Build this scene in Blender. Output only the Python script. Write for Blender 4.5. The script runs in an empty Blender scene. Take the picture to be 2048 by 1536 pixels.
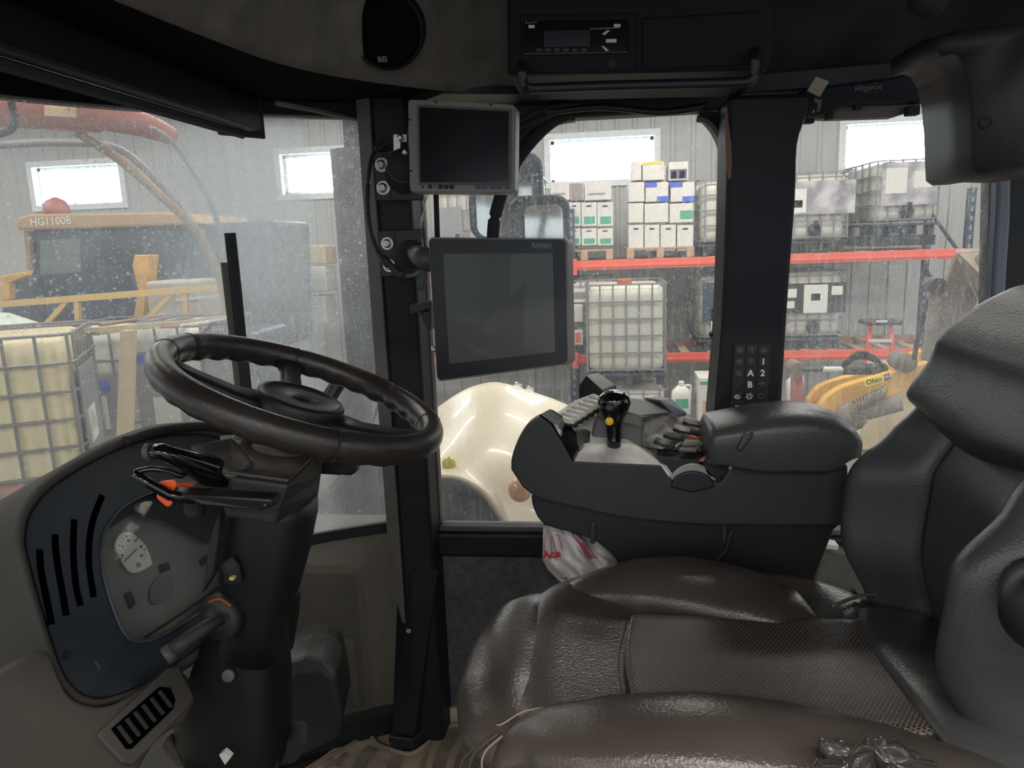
import bpy, math, random
from mathutils import Vector, Matrix
random.seed(7)
S = bpy.context.scene
C = S.collection
PI = math.pi
# ------------------------------------------------------------------ camera
FPX = 1480.0
YAW, PIT, ROL = [math.radians(a) for a in (7, 11, 2.1)]
EYE = Vector((0, 0, 1.12))
_f = Vector((-math.sin(YAW)*math.cos(PIT), math.cos(YAW)*math.cos(PIT), -math.sin(PIT)))
_r0 = Vector((math.cos(YAW), math.sin(YAW), 0)); _u0 = _r0.cross(_f)
_R = _r0*math.cos(ROL) - _u0*math.sin(ROL); _U = _u0*math.cos(ROL) + _r0*math.sin(ROL)
cd = bpy.data.cameras.new('camera'); cam = bpy.data.objects.new('camera', cd); C.objects.link(cam)
cd.sensor_width = 36; cd.lens = FPX/2048*36; cd.clip_start = .02; cd.clip_end = 200
m = Matrix((_R, _U, -_f)).transposed().to_4x4(); m.translation = EYE
cam.matrix_world = m
S.camera = cam
# ------------------------------------------------------------------ light
w = bpy.data.worlds.new('world'); S.world = w; w.use_nodes = True
bgn = w.node_tree.nodes['Background']; bgn.inputs[0].default_value = (.84, .92, 1, 1); bgn.inputs[1].default_value = 1.1
S.view_settings.view_transform = 'Standard'; S.view_settings.look = 'None'
S.view_settings.gamma = 1; S.view_settings.use_curve_mapping = False
S.view_settings.exposure = 0.0
def area(name, loc, size, power, col=(1, .95, .86), rot=(0, 0, 0)):
    l = bpy.data.lights.new(name, 'AREA'); l.shape = 'RECTANGLE'; l.size, l.size_y = size
    l.energy = power; l.color = col
    o = bpy.data.objects.new(name, l); C.objects.link(o); o.location = loc; o.rotation_euler = rot
    return o
LAMPS = [(x, y) for x in (-8.5, -3.4, 1.2, 6.0) for y in (4.2, 7.2)]+[(x, y) for x in (-4.5, .2, 5) for y in (-2.2, -6.0)]  # rows behind the cab are unseen fill lamps added to light the seat
for x, y in LAMPS: area('strip_lamp_light', (x, y, 3.25), (2.4, .30), 92 if y > 0 else 130)
# ------------------------------------------------------------------ helpers
def P(px, py, x=None, y=None, z=None, d=None):      # the place on a plane x=, y= or z= seen at a photo position
    v = _f + _R*((px-1024)/FPX) - _U*((py-768)/FPX)
    t = d if d is not None else (x-EYE.x)/v.x if x is not None else (y-EYE.y)/v.y if y is not None else (z-EYE.z)/v.z
    return EYE + v*t
def PP(px, py, o, n):                                # the same on any plane
    v = _f + _R*((px-1024)/FPX) - _U*((py-768)/FPX)
    return EYE + v*((o-EYE).dot(n)/v.dot(n))
def PY(pts, y): return [P(a, b, y=y) for a, b in pts]
V = Vector
ORG = {}
def setp(o, label=None, cat=None, group=None, kind=None):
    for k, v in (('label', label), ('category', cat), ('group', group), ('kind', kind)):
        if v: o[k] = v
    return o
def thing(name, loc, label, cat, group=None):
    o = bpy.data.objects.new(name, None); C.objects.link(o); o.location = loc; o.empty_display_size = .05
    ORG[o.name] = V(loc); return setp(o, label, cat, group)
def mesh(name, g, mat, parent=None, smooth=False, bevel=0, sub=0, seg=2, org=None, solid=0, wn=False):
    vs, fs = g
    vs = [V(v) for v in vs]
    if parent: org = ORG[parent.name]
    elif org is None:
        lo = V([min(v[i] for v in vs) for i in range(3)]); hi = V([max(v[i] for v in vs) for i in range(3)])
        org = V(((lo.x+hi.x)/2, (lo.y+hi.y)/2, lo.z))
    me = bpy.data.meshes.new(name); me.from_pydata([v-org for v in vs], [], fs); me.validate()
    if mat: me.materials.append(mat)
    if smooth:
        for p in me.polygons: p.use_smooth = True
    o = bpy.data.objects.new(name, me); C.objects.link(o)
    ORG[o.name] = V(org)
    if parent: o.parent = parent
    else: o.location = org
    fixn(me)
    if solid:
        b = o.modifiers.new('s', 'SOLIDIFY'); b.thickness = solid; b.offset = 0
    if bevel:
        b = o.modifiers.new('b', 'BEVEL'); b.width = bevel; b.segments = seg; b.limit_method = 'ANGLE'; b.angle_limit = .6
        if smooth is None or wn: pass
    if sub:
        b = o.modifiers.new('u', 'SUBSURF'); b.levels = sub; b.render_levels = sub
    return o
import bmesh
def fixn(me):
    bm = bmesh.new(); bm.from_mesh(me); bmesh.ops.recalc_face_normals(bm, faces=bm.faces); bm.to_mesh(me); bm.free()
def join(*gs):
    V_, F_ = [], []
    for v, f in gs:
        n = len(V_); V_ += list(v); F_ += [tuple(i+n for i in q) for q in f]
    return V_, F_
def box(c, s, M=None):
    c = V(c); out = []
    for dx in (-.5, .5):
        for dy in (-.5, .5):
            for dz in (-.5, .5):
                v = V((dx*s[0], dy*s[1], dz*s[2]))
                out.append(c + (M @ v if M else v))
    return out, [(0, 1, 3, 2), (4, 6, 7, 5), (0, 4, 5, 1), (2, 3, 7, 6), (0, 2, 6, 4), (1, 5, 7, 3)]
def boxb(a, b):
    return box([(a[i]+b[i])/2 for i in range(3)], [abs(b[i]-a[i]) for i in range(3)])
def prism(pts, vec):
    pts = [V(p) for p in pts]; vec = V(vec); n = len(pts)
    return pts + [p+vec for p in pts], [tuple(range(n))[::-1], tuple(range(n, 2*n))] + [(i, (i+1) % n, (i+1) % n+n, i+n) for i in range(n)]
def loft(rings, cap=True, closed=True):
    n = len(rings[0]); vs = [V(p) for r in rings for p in r]; fs = []
    for k in range(len(rings)-1):
        for i in range(n if closed else n-1):
            j = (i+1) % n
            fs.append((k*n+i, k*n+j, (k+1)*n+j, (k+1)*n+i))
    if cap and closed: fs += [tuple(range(n))[::-1], tuple(range((len(rings)-1)*n, len(rings)*n))]
    return vs, fs
def frame(t, up=V((0, 0, 1))):
    t = t.normalized()
    if abs(t.dot(up)) > .98: up = V((0, 1, 0))
    a = t.cross(up).normalized(); return a, a.cross(t).normalized()
def sweep(pts, ra, rb=None, n=8, up=V((0, 0, 1)), e=2.0, closed=False, cap=True):
    pts = [V(p) for p in pts]; N = len(pts)
    if not hasattr(ra, '__len__'): ra = [ra]*N
    if rb is None: rb = ra
    if not hasattr(rb, '__len__'): rb = [rb]*N
    rings = []
    for k, p in enumerate(pts):
        if closed: t = pts[(k+1) % N]-pts[k-1]
        else: t = pts[min(k+1, N-1)]-pts[max(k-1, 0)]
        a, b = frame(t, up)
        r = []
        for i in range(n):
            th = 2*PI*i/n + PI/n; c, s = math.cos(th), math.sin(th)
            cx = math.copysign(abs(c)**(2/e), c); sx = math.copysign(abs(s)**(2/e), s)
            r.append(p + a*ra[k]*cx + b*rb[k]*sx)
        rings.append(r)
    if closed: rings.append(rings[0]); return loft(rings, cap=False)
    return loft(rings, cap)
def crv(pts, k=6):                                  # catmull-rom through the points
    pts = [V(p) for p in pts]; out = []
    for i in range(len(pts)-1):
        p0, p1, p2, p3 = pts[max(i-1, 0)], pts[i], pts[i+1], pts[min(i+2, len(pts)-1)]
        for j in range(k):
            t = j/k
            out.append(.5*((2*p1)+(p2-p0)*t+(2*p0-5*p1+4*p2-p3)*t*t+(3*p1-p0-3*p2+p3)*t**3))
    return out+[pts[-1]]
def crv2(pts, k=5): return [(v.x, v.y) for v in crv([V((a, b, 0)) for a, b in pts], k)]
def ccrv(pts, k=4):                                 # closed version, for 2-D px outlines
    n = len(pts); P3 = [V((a, b, 0)) for a, b in pts]; out = []
    for i in range(n):
        p0, p1, p2, p3 = P3[i-1], P3[i], P3[(i+1) % n], P3[(i+2) % n]
        for j in range(k):
            t = j/k; q = .5*((2*p1)+(p2-p0)*t+(2*p0-5*p1+4*p2-p3)*t*t+(3*p1-p0-3*p2+p3)*t**3)
            out.append((q.x, q.y))
    return out
def tube(pts, r, n=8, k=0, **kw): return sweep(crv(pts, k) if k else pts, r, n=n, **kw)
def lathe(c, prof, n=24, axis=V((0, 0, 1)), cap=True):
    axis = axis.normalized(); a, b = frame(axis, V((0, 1, 0)) if abs(axis.y) < .9 else V((0, 0, 1))); c = V(c)
    return loft([[c+axis*h+(a*math.cos(2*PI*i/n)+b*math.sin(2*PI*i/n))*max(r, 1e-4) for i in range(n)] for r, h in prof], cap)
def grid(fn, nu, nv):
    vs = [V(fn(i/nu, j/nv)) for j in range(nv+1) for i in range(nu+1)]
    return vs, [(j*(nu+1)+i, j*(nu+1)+i+1, (j+1)*(nu+1)+i+1, (j+1)*(nu+1)+i) for j in range(nv) for i in range(nu)]
def rrect(w, h, r, n=5):                            # rounded rectangle outline, centred
    out = []
    for cx, cy, a0 in ((w/2-r, h/2-r, 0), (-w/2+r, h/2-r, 90), (-w/2+r, -h/2+r, 180), (w/2-r, -h/2+r, 270)):
        for i in range(n+1):
            a = math.radians(a0+90*i/n); out.append((cx+r*math.cos(a), cy+r*math.sin(a)))
    return out
def on(o, a, b, pts, off=0):                        # 2-D outline onto a plane through o with axes a, b
    n = a.cross(b).normalized(); return [o+a*x+b*y+n*off for x, y in pts]
def text(name, s, o, right, up, size, mat, parent=None, ext=.0004, align='CENTER', bold=0):
    c = bpy.data.curves.new(name, 'FONT'); c.body = s; c.size = size; c.extrude = ext; c.align_x = align; c.align_y = 'CENTER'; c.offset = bold
    c.resolution_u = 2
    c.materials.append(mat)
    tmp = bpy.data.objects.new(name, c); me = bpy.data.meshes.new_from_object(tmp); bpy.data.objects.remove(tmp)
    ob = bpy.data.objects.new(name, me); C.objects.link(ob)
    right = V(right).normalized(); nz = right.cross(V(up)).normalized(); up = nz.cross(right)
    M = Matrix((right, up, nz)).transposed().to_4x4()
    M.translation = V(o) - (ORG[parent.name] if parent else V((0, 0, 0)))
    ob.matrix_local = M
    if parent: ob.parent = parent; ob.matrix_local = M
    ORG[ob.name] = V(o)
    return ob
def clone(root, loc, rotz=None, **kw):
    r = root.copy(); C.objects.link(r); r.location = loc
    if rotz is not None: r.rotation_euler = (0, 0, rotz)
    setp(r, **kw)
    for ch in root.children:
        c = ch.copy(); C.objects.link(c); c.parent = r
        for g in ch.children:
            d = g.copy(); C.objects.link(d); d.parent = c
    return r
# ------------------------------------------------------------------ materials
MC = {}
def mat(name, col, rough=.6, metal=0, var=0, vs=8, bump=0, bs=200, col2=None, spec=.5, emit=0, alpha=1, trans=0, coat=0, detail=4, thr=None, coord='Object', stretch=None):
    if name in MC: return MC[name]
    m = bpy.data.materials.new(name); m.use_nodes = True; MC[name] = m
    nt = m.node_tree; b = nt.nodes['Principled BSDF']
    b.inputs['Base Color'].default_value = (*col, 1); b.inputs['Roughness'].default_value = rough
    b.inputs['Metallic'].default_value = metal; b.inputs['Specular IOR Level'].default_value = spec
    b.inputs['Coat Weight'].default_value = coat
    if emit: b.inputs['Emission Color'].default_value = (*col, 1); b.inputs['Emission Strength'].default_value = emit
    if alpha < 1: b.inputs['Alpha'].default_value = alpha
    if trans: b.inputs['Transmission Weight'].default_value = trans
    tc = nt.nodes.new('ShaderNodeTexCoord'); src = tc.outputs[coord]
    if stretch:
        mp = nt.nodes.new('ShaderNodeMapping'); mp.inputs['Scale'].default_value = stretch; nt.links.new(src, mp.inputs[0]); src = mp.outputs[0]
    if var or col2:
        n = nt.nodes.new('ShaderNodeTexNoise'); n.inputs['Scale'].default_value = vs; n.inputs['Detail'].default_value = detail
        nt.links.new(src, n.inputs[0])
        r = nt.nodes.new('ShaderNodeValToRGB')
        lo, hi = thr or (.3, .7)
        r.color_ramp.elements[0].position = lo; r.color_ramp.elements[1].position = hi
        c2 = col2 or tuple(max(0, min(1, c*(1+var))) for c in col); c1 = col if col2 else tuple(c*(1-var) for c in col)
        r.color_ramp.elements[0].color = (*c1, 1); r.color_ramp.elements[1].color = (*c2, 1)
        nt.links.new(n.outputs[0], r.inputs[0]); nt.links.new(r.outputs[0], b.inputs['Base Color'])
    if bump:
        n = nt.nodes.new('ShaderNodeTexNoise'); n.inputs['Scale'].default_value = bs; n.inputs['Detail'].default_value = 3
        nt.links.new(src, n.inputs[0])
        bp = nt.nodes.new('ShaderNodeBump'); bp.inputs['Strength'].default_value = bump; bp.inputs['Distance'].default_value = .002
        nt.links.new(n.outputs[0], bp.inputs['Height']); nt.links.new(bp.outputs[0], b.inputs['Normal'])
    return m
M_black = mat('black plastic', (.010, .0105, .0115), .45, bump=.15, bs=900)
M_blackgloss = mat('gloss black', (.004, .004, .005), .12, coat=.5)
M_pillar = mat('black painted steel', (.005, .006, .009), .55, bump=.1, bs=400, spec=.35)
M_dgrey = mat('dark grey plastic', (.026, .026, .026), .55, bump=.25, bs=700, var=.15, vs=5)
M_mgrey = mat('mid grey plastic', (.075, .073, .07), .55, bump=.2, bs=600, var=.15, vs=6)
M_dash = mat('grey brown moulded dash', (.060, .053, .044), .75, bump=.3, bs=900, var=.12, vs=4)
M_bezel = mat('blue black dash panel', (.024, .031, .040), .6, bump=.2, bs=1000, var=.15, vs=5)
M_rubber = mat('black rubber', (.012, .012, .012), .7)
M_trim = mat('grey brown trim', (.125, .112, .098), .55, bump=.1, bs=300)
M_beige = mat('warm grey monitor shell', (.21, .192, .172), .45, bump=.08, bs=900)
M_screen = mat('dark display screen', (.006, .007, .01), .22, coat=.3)
M_deep = mat('deep black plastic', (.0025, .0035, .005), .6, spec=.25)
M_void = mat('unlit opening', (.001, .001, .0012), 1, spec=0)  # near-black colour stands in for the shade inside slots and vent
M_key = mat('worn pale key', (.55, .53, .49), .4)
M_screen2 = mat('grey display screen', (.062, .064, .057), .38, coat=.2)
M_zinc = mat('zinc plated steel', (.55, .52, .47), .35, 1)
M_steel = mat('dark bracket steel', (.05, .047, .044), .5, .3)
M_head = mat('grey napped headliner', (.17, .153, .135), .95, var=.22, vs=18, bump=.6, bs=1500, spec=.1)
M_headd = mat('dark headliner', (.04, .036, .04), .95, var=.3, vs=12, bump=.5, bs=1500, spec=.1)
M_carpet = mat('dark door carpet', (.10, .094, .10), 1, var=.25, vs=60, bump=1, bs=900, spec=.05)
M_leather = mat('black brown leather', (.066, .054, .047), .25, bump=.35, bs=260, var=.2, vs=7)
M_leatherb = mat('black leather backrest', (.060, .062, .064), .31, bump=.3, bs=350, var=.12, vs=6)
M_thread = mat('pale seam thread', (.35, .29, .22), .7)
M_piping = mat('worn seam edge', (.13, .11, .09), .6)
M_white = mat('white print', (.75, .75, .72), .6)
M_dimprint = mat('dim print', (.16, .16, .16), .6)
M_yellow = mat('yellow button', (.8, .48, .02), .4)
M_orange = mat('orange plastic', (.9, .12, .03), .45)
M_rust = mat('burnt orange switch', (.35, .07, .015), .4)
M_dust = mat('dusty grey plastic', (.11, .105, .10), .65, col2=(.6, .56, .5), vs=26, thr=(.42, .72), detail=8)
M_dustl = mat('pale dusty deck', (.42, .40, .37), .55, col2=(.82, .79, .73), vs=22, thr=(.3, .7), detail=8)
M_colpl = mat('dusty column plastic', (.04, .036, .033), .55, col2=(.26, .22, .18), vs=14, thr=(.45, .8), detail=8, bump=.2, bs=500)
M_mat = mat('dusty rubber floor mat', (.30, .235, .17), .8, col2=(.62, .49, .35), vs=9, thr=(.35, .7), detail=8, bump=.3, bs=300)
M_matd = mat('rubber mat rib', (.18, .15, .12), .75, col2=(.4, .32, .23), vs=14, thr=(.4, .75), detail=8, bump=.3, bs=300)
def perforated():
    m = mat('perforated leather', (.024, .018, .015), .30, spec=.7)
    nt = m.node_tree; b = nt.nodes['Principled BSDF']; tc = nt.nodes.new('ShaderNodeTexCoord')
    mp = nt.nodes.new('ShaderNodeMapping'); mp.inputs['Scale'].default_value = (210, 210, 210); mp.inputs['Rotation'].default_value = (0, 0, .6)
    v = nt.nodes.new('ShaderNodeTexVoronoi'); v.voronoi_dimensions = '2D'; v.inputs['Randomness'].default_value = 0.0; v.inputs['Scale'].default_value = 1
    nt.links.new(tc.outputs['Object'], mp.inputs[0]); nt.links.new(mp.outputs[0], v.inputs['Vector'])
    r = nt.nodes.new('ShaderNodeMapRange'); r.inputs[1].default_value = .25; r.inputs[2].default_value = .45
    nt.links.new(v.outputs['Distance'], r.inputs[0])
    mx = nt.nodes.new('ShaderNodeMix'); mx.data_type = 'RGBA'
    mx.inputs[6].default_value = (.010, .008, .007, 1); mx.inputs[7].default_value = (.12, .096, .082, 1)
    nt.links.new(r.outputs[0], mx.inputs[0]); nt.links.new(mx.outputs[2], b.inputs['Base Color'])
    bp = nt.nodes.new('ShaderNodeBump'); bp.inputs['Strength'].default_value = .5; bp.inputs['Distance'].default_value = .001
    nt.links.new(r.outputs[0], bp.inputs['Height']); nt.links.new(bp.outputs[0], b.inputs['Normal'])
    return m
M_perf = perforated()
def dirty_glass(name, base, cloud, speck, sc=1.0, streak=False, band=None, zlow=None, tint=(1, 1, 1), film=(.72, .76, .78), tcol=(.86, .92, .96), ior=1.25):
    """clear pane with a film of dust: film amount = base + cloud*noise + specks"""
    m = bpy.data.materials.new(name); m.use_nodes = True; nt = m.node_tree; N = nt.nodes; L = nt.links
    N.clear(); out = N.new('ShaderNodeOutputMaterial'); geo = N.new('ShaderNodeNewGeometry')
    def math_(op, a, b=None, clamp=False):
        n = N.new('ShaderNodeMath'); n.operation = op; n.use_clamp = clamp
        for i, v in enumerate((a, b)):
            if v is None: continue
            if isinstance(v, (int, float)): n.inputs[i].default_value = v
            else: L.new(v, n.inputs[i])
        return n.outputs[0]
    def noise(scale, detail=6, stretch=(1, 1, 1)):
        mp = N.new('ShaderNodeMapping'); mp.inputs['Scale'].default_value = stretch; L.new(geo.outputs['Position'], mp.inputs[0])
        n = N.new('ShaderNodeTexNoise'); n.inputs['Scale'].default_value = scale; n.inputs['Detail'].default_value = detail; n.inputs['Roughness'].default_value = .65
        L.new(mp.outputs[0], n.inputs[0]); return n.outputs[0]
    def ramp(v, a, b):
        r = N.new('ShaderNodeMapRange'); r.inputs[1].default_value = a; r.inputs[2].default_value = b; L.new(v, r.inputs[0]); return r.outputs[0]
    n1 = ramp(noise(4*sc), .35, .7)
    n2 = ramp(noise(110*sc, 5, (1, 1, .5) if not streak else (1, 1, .14)), .52, .72)
    fine = ramp(noise(260*sc, 2, (1, 1, .7)), .5, .8)
    f = math_('MULTIPLY', n1, cloud)
    if band:                                        # dirt left outside the wiped arc
        sx = N.new('ShaderNodeSeparateXYZ'); L.new(geo.outputs['Position'], sx.inputs[0])
        edge = ramp(math_('ADD', sx.outputs[0], math_('MULTIPLY', noise(6), .12)), *band[:2])
        if len(band) > 3: edge = math_('MULTIPLY', edge, ramp(sx.outputs[0], band[4], band[3]))
        f = math_('ADD', f, math_('MULTIPLY', edge, band[2]))
        spk = math_('ADD', math_('MULTIPLY', edge, .6), .4)
    else: spk = 1.0
    s = math_('MULTIPLY', math_('ADD', math_('MULTIPLY', n2, .6), math_('MULTIPLY', fine, .5)), speck)
    f = math_('ADD', f, math_('MULTIPLY', s, spk))
    vor = N.new('ShaderNodeTexVoronoi'); vor.inputs['Scale'].default_value = 75*sc; L.new(geo.outputs['Position'], vor.inputs['Vector'])
    drop = math_('MULTIPLY', ramp(vor.outputs['Distance'], .3, .14), math_('GREATER_THAN', noise(9, 2), .54))
    rnd = N.new('ShaderNodeSeparateColor'); L.new(vor.outputs['Color'], rnd.inputs[0])
    drop = math_('MULTIPLY', drop, math_('GREATER_THAN', rnd.outputs[0], .62))
    f = math_('ADD', f, math_('MULTIPLY', drop, speck*.9))
    vo2 = N.new('ShaderNodeTexVoronoi'); vo2.inputs['Scale'].default_value = 190*sc; L.new(geo.outputs['Position'], vo2.inputs['Vector'])
    rn2 = N.new('ShaderNodeSeparateColor'); L.new(vo2.outputs['Color'], rn2.inputs[0])
    d2 = math_('MULTIPLY', ramp(vo2.outputs['Distance'], .34, .16), math_('GREATER_THAN', rn2.outputs[1], .72))
    f = math_('ADD', f, math_('MULTIPLY', d2, speck*.8))
    if zlow:
        sz = N.new('ShaderNodeSeparateXYZ'); L.new(geo.outputs['Position'], sz.inputs[0])
        f = math_('MULTIPLY', f, math_('ADD', math_('MULTIPLY', ramp(sz.outputs[2], zlow[0], zlow[1]), 1-zlow[2]), zlow[2]))
    f = math_('ADD', f, base, clamp=True)
    f = math_('MINIMUM', f, .93)
    tr = N.new('ShaderNodeBsdfTransparent'); tr.inputs[0].default_value = (*tint, 1)
    gl = N.new('ShaderNodeBsdfGlossy'); gl.inputs['Roughness'].default_value = .02
    fr = N.new('ShaderNodeFresnel'); fr.inputs[0].default_value = ior
    m1 = N.new('ShaderNodeMixShader'); L.new(fr.outputs[0], m1.inputs[0]); L.new(tr.outputs[0], m1.inputs[1]); L.new(gl.outputs[0], m1.inputs[2])
    df = N.new('ShaderNodeBsdfDiffuse'); df.inputs[0].default_value = (*film, 1)
    tl = N.new('ShaderNodeBsdfTranslucent'); tl.inputs[0].default_value = (*tcol, 1)
    m2 = N.new('ShaderNodeMixShader'); m2.inputs[0].default_value = .65; L.new(df.outputs[0], m2.inputs[1]); L.new(tl.outputs[0], m2.inputs[2])
    m3 = N.new('ShaderNodeMixShader'); L.new(f, m3.inputs[0]); L.new(m1.outputs[0], m3.inputs[1]); L.new(m2.outputs[0], m3.inputs[2])
    L.new(m3.outputs[0], out.inputs[0])
    return m
G_wind = dirty_glass('dusty windscreen glass', .07, .17, .62, 1.0, zlow=(.85, 1.2, .35), band=(-.80, -.66, .26, -.60, -.57))
G_door = dirty_glass('dusty door glass', .02, .06, .30, 1.0, zlow=(.7, 1.15, .35), streak=True)
G_side = dirty_glass('dusty side glass', .03, .07, .26, 1.2, streak=True)
# ================================================================== the workshop outside the cab
GZ = -1.6                                            # workshop floor level
YW = 10.5
M_wall = mat('pale grey ribbed sheet', (.40, .40, .385), .5, var=.06, vs=2)
M_roof = mat('galvanised roof sheet', (.42, .41, .39), .35, .4)
M_conc = mat('workshop concrete', (.22, .2, .17), .8, var=.25, vs=1.5)
M_wframe = mat('white window frame', (.72, .76, .76), .5)
M_daylight = mat('daylight pane', (.84, .94, 1), .5, emit=16)
M_red = mat('orange red rack steel', (.66, .10, .06), .5)
M_blue = mat('dark blue rack steel', (.03, .045, .075), .5)
M_cage = mat('galvanised cage tube', (.20, .20, .20), .5, .4)
M_hdpe = mat('translucent white plastic tank', (.52, .51, .46), .45)
M_yel = mat('yellowed plastic tank', (.62, .53, .28), .45, col2=(.66, .6, .42), vs=1.5)
M_white2 = mat('chalk white plastic', (.58, .57, .54), .5)
M_carton = mat('white carton board', (.56, .545, .51), .7, var=.05, vs=10)
M_wood = mat('pallet wood', (.38, .27, .17), .8, var=.2, vs=12)
M_lumber = mat('pale lumber', (.5, .4, .25), .75, var=.15, vs=10, stretch=(1, 1, .1))
M_gplate = mat('grey label plate', (.22, .22, .23), .5)
M_gplate2 = mat('scuffed label plate', (.2, .19, .22), .5, col2=(.5, .48, .5), vs=5, thr=(.4, .65))
M_green = mat('green print', (.06, .3, .2), .6)
M_bprint = mat('blue print', (.05, .1, .5), .6)
M_paper = mat('white paper', (.58, .58, .55), .8)
M_ink = mat('black ink', (.02, .02, .02), .8)
M_catyel = mat('loader yellow paint', (.62, .34, .05), .5, var=.2, vs=6)
M_tyel = mat('yellow truss paint', (.62, .40, .12), .55)
M_rustst = mat('worn bucket steel', (.13, .1, .08), .7, col2=(.2, .16, .13), vs=6, thr=(.35, .7), detail=8)
M_beigep = mat('cream machine paint', (.68, .62, .48), .34, coat=.12, spec=.35)
M_tank = mat('pale green tank', (.55, .68, .6), .5)
M_film = mat('clear stretch film', (.8, .82, .85), .2)
M_mirror = mat('mirror glass', (.75, .77, .75), .08, 1)
M_mirrorb = mat('mirror housing', (.012, .024, .048), .5, spec=.3)
M_navy = mat('dark machine cab', (.03, .04, .06), .4)
M_augr = mat('faded red paint', (.36, .12, .10), .55)
M_tan = mat('tan hose', (.28, .2, .13), .8)
M_lampbody = mat('lamp housing', (.8, .8, .8), .5)
M_tube = mat('lit lamp tube', (1, .98, .94), .5, emit=8)
# floor, roof
o = mesh('floor', boxb((-26, -14, GZ-.1), (22, 12, GZ)), M_conc); setp(o, 'bare concrete workshop floor below the cab', kind='structure')
def zroof(y): return 3.32 + (YW-y)*.15
cl = bpy.data.objects.new('ceiling', None); C.objects.link(cl); ORG['ceiling'] = V((0, 0, 0)); setp(cl, 'ribbed metal workshop roof with red framing', kind='structure')
def ribprof(x0, x1, n, h=.02):                       # rib profile across a sheet
    pts = []; st = (x1-x0)/n
    for i in range(n):
        a = x0+i*st; pts += [(a, 0), (a+st*.72, 0), (a+st*.78, h), (a+st*.94, h)]
    return pts+[(x1, 0)]
# roof sheets, ribs running along the far wall
for k in range(20):
    y0, y1 = YW-.95*(k+1), YW-.95*k
    pr = ribprof(y0, y1, 5, .045)
    g = loft([[V((x, y, zroof(y)-h)) for y, h in pr]+[V((x, y, zroof(y)+.06)) for y, h in pr[::-1]] for x in (-18, 13)])
    mesh('roof_sheet', g, M_roof, cl)
for x in (-15.3, -11.5, -7.7, -3.8, 0, 3.8, 7.7):
    mesh('rafter', sweep([(x, YW-.1, zroof(YW)-.2), (x, -8.0, zroof(-8)-.2)], .09, .16, n=4, e=2), M_augr if x < -10 else M_roof, cl)
for k, (x, y) in enumerate(LAMPS):
    z = 3.5 if y > 5 else 4.0 if y > 0 else 4.6
    t = thing('strip_lamp', (x, y, z), (('far left', 'middle left', 'middle right', 'far right')[k//2]+' strip lamp under the workshop roof, '+('near row', 'far row')[k%2] if k < 8 else ('left', 'middle', 'right')[(k-8)//2]+' added fill strip lamp behind the cab, '+('first', 'second')[k%2]+' row'), 'lamp', 'strip lamps under the workshop roof')
    mesh('housing', boxb((x-1.25, y-.18, z), (x+1.25, y+.18, z+.06)), M_lampbody, t, bevel=.01)
    mesh('tube', boxb((x-1.2, y-.15, z-.025), (x+1.2, y+.15, z)), M_tube, t)
for o in [o for o in C.objects if o.type == 'LIGHT']: o.location.z = (3.46 if o.location.y > 5 else 3.96 if o.location.y > 0 else 4.56)
# far wall of ribbed sheets with a row of high windows
wl = bpy.data.objects.new('wall_back', None); C.objects.link(wl); ORG['wall_back'] = V((0, 0, 0)); setp(wl, 'pale ribbed sheet wall at the back of the workshop', kind='structure')
WX = [(-16.0, -14.6), (-12.17, -10.77), (-8.34, -6.94), (-4.5, -3.1), (-.66, .76), (3.18, 4.58), (7.0, 8.4)]
WZ0, WZ1 = 1.86, 2.44
def sheet(x0, x1, z0, z1):
    n = max(1, round((x1-x0)/.24)); pr = ribprof(x0, x1, n)
    g = loft([[V((x, YW-h, z)) for x, h in pr]+[V((x, YW+.05, z)) for x, h in pr[::-1]] for z in (z0, z1)])
    mesh('wall_sheet', g, M_wall, wl)
edges = [-17.5]+[e for a in WX for e in a]+[12]
for i in range(len(edges)-1):
    a, b = edges[i], edges[i+1]; n = max(1, round((b-a)/.95))
    for j in range(n):
        x0, x1 = a+(b-a)*j/n, a+(b-a)*(j+1)/n
        if i % 2 == 0: sheet(x0, x1+.001, GZ, zroof(YW)+.1)
        else: sheet(x0, x1+.001, GZ, WZ0); sheet(x0, x1+.001, WZ1, zroof(YW)+.1)
for k, (a, b) in enumerate(WX):
    t = bpy.data.objects.new('window_%d' % (k+4), None); C.objects.link(t); t.location = (a, YW, WZ0); ORG[t.name] = V((a, YW, WZ0)); setp(t, 'high workshop window bright with daylight', kind='structure')
    fr = []
    for u0, u1, v0, v1 in ((a-.07, b+.07, WZ1-.015, WZ1+.07), (a-.07, b+.07, WZ0-.07, WZ0+.015), (a-.07, a+.015, WZ0, WZ1), (b-.015, b+.07, WZ0, WZ1)):
        fr.append(boxb((u0, YW-.045, v0), (u1, YW+.22, v1)))
    mesh('window_frame', join(*fr), M_wframe, t, bevel=.006)
    fr = [boxb((u0, YW+.08, v0), (u1, YW+.14, v1)) for u0, u1, v0, v1 in ((a, b, WZ1-.06, WZ1), (a, b, WZ0, WZ0+.05), (a, a+.06, WZ0, WZ1), (b-.06, b, WZ0, WZ1))]
    mesh('sash', join(*fr), M_wframe, t)
    mesh('pane', boxb((a, YW+.15, WZ0), (b, YW+.16, WZ1)), M_daylight, t)
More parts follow.
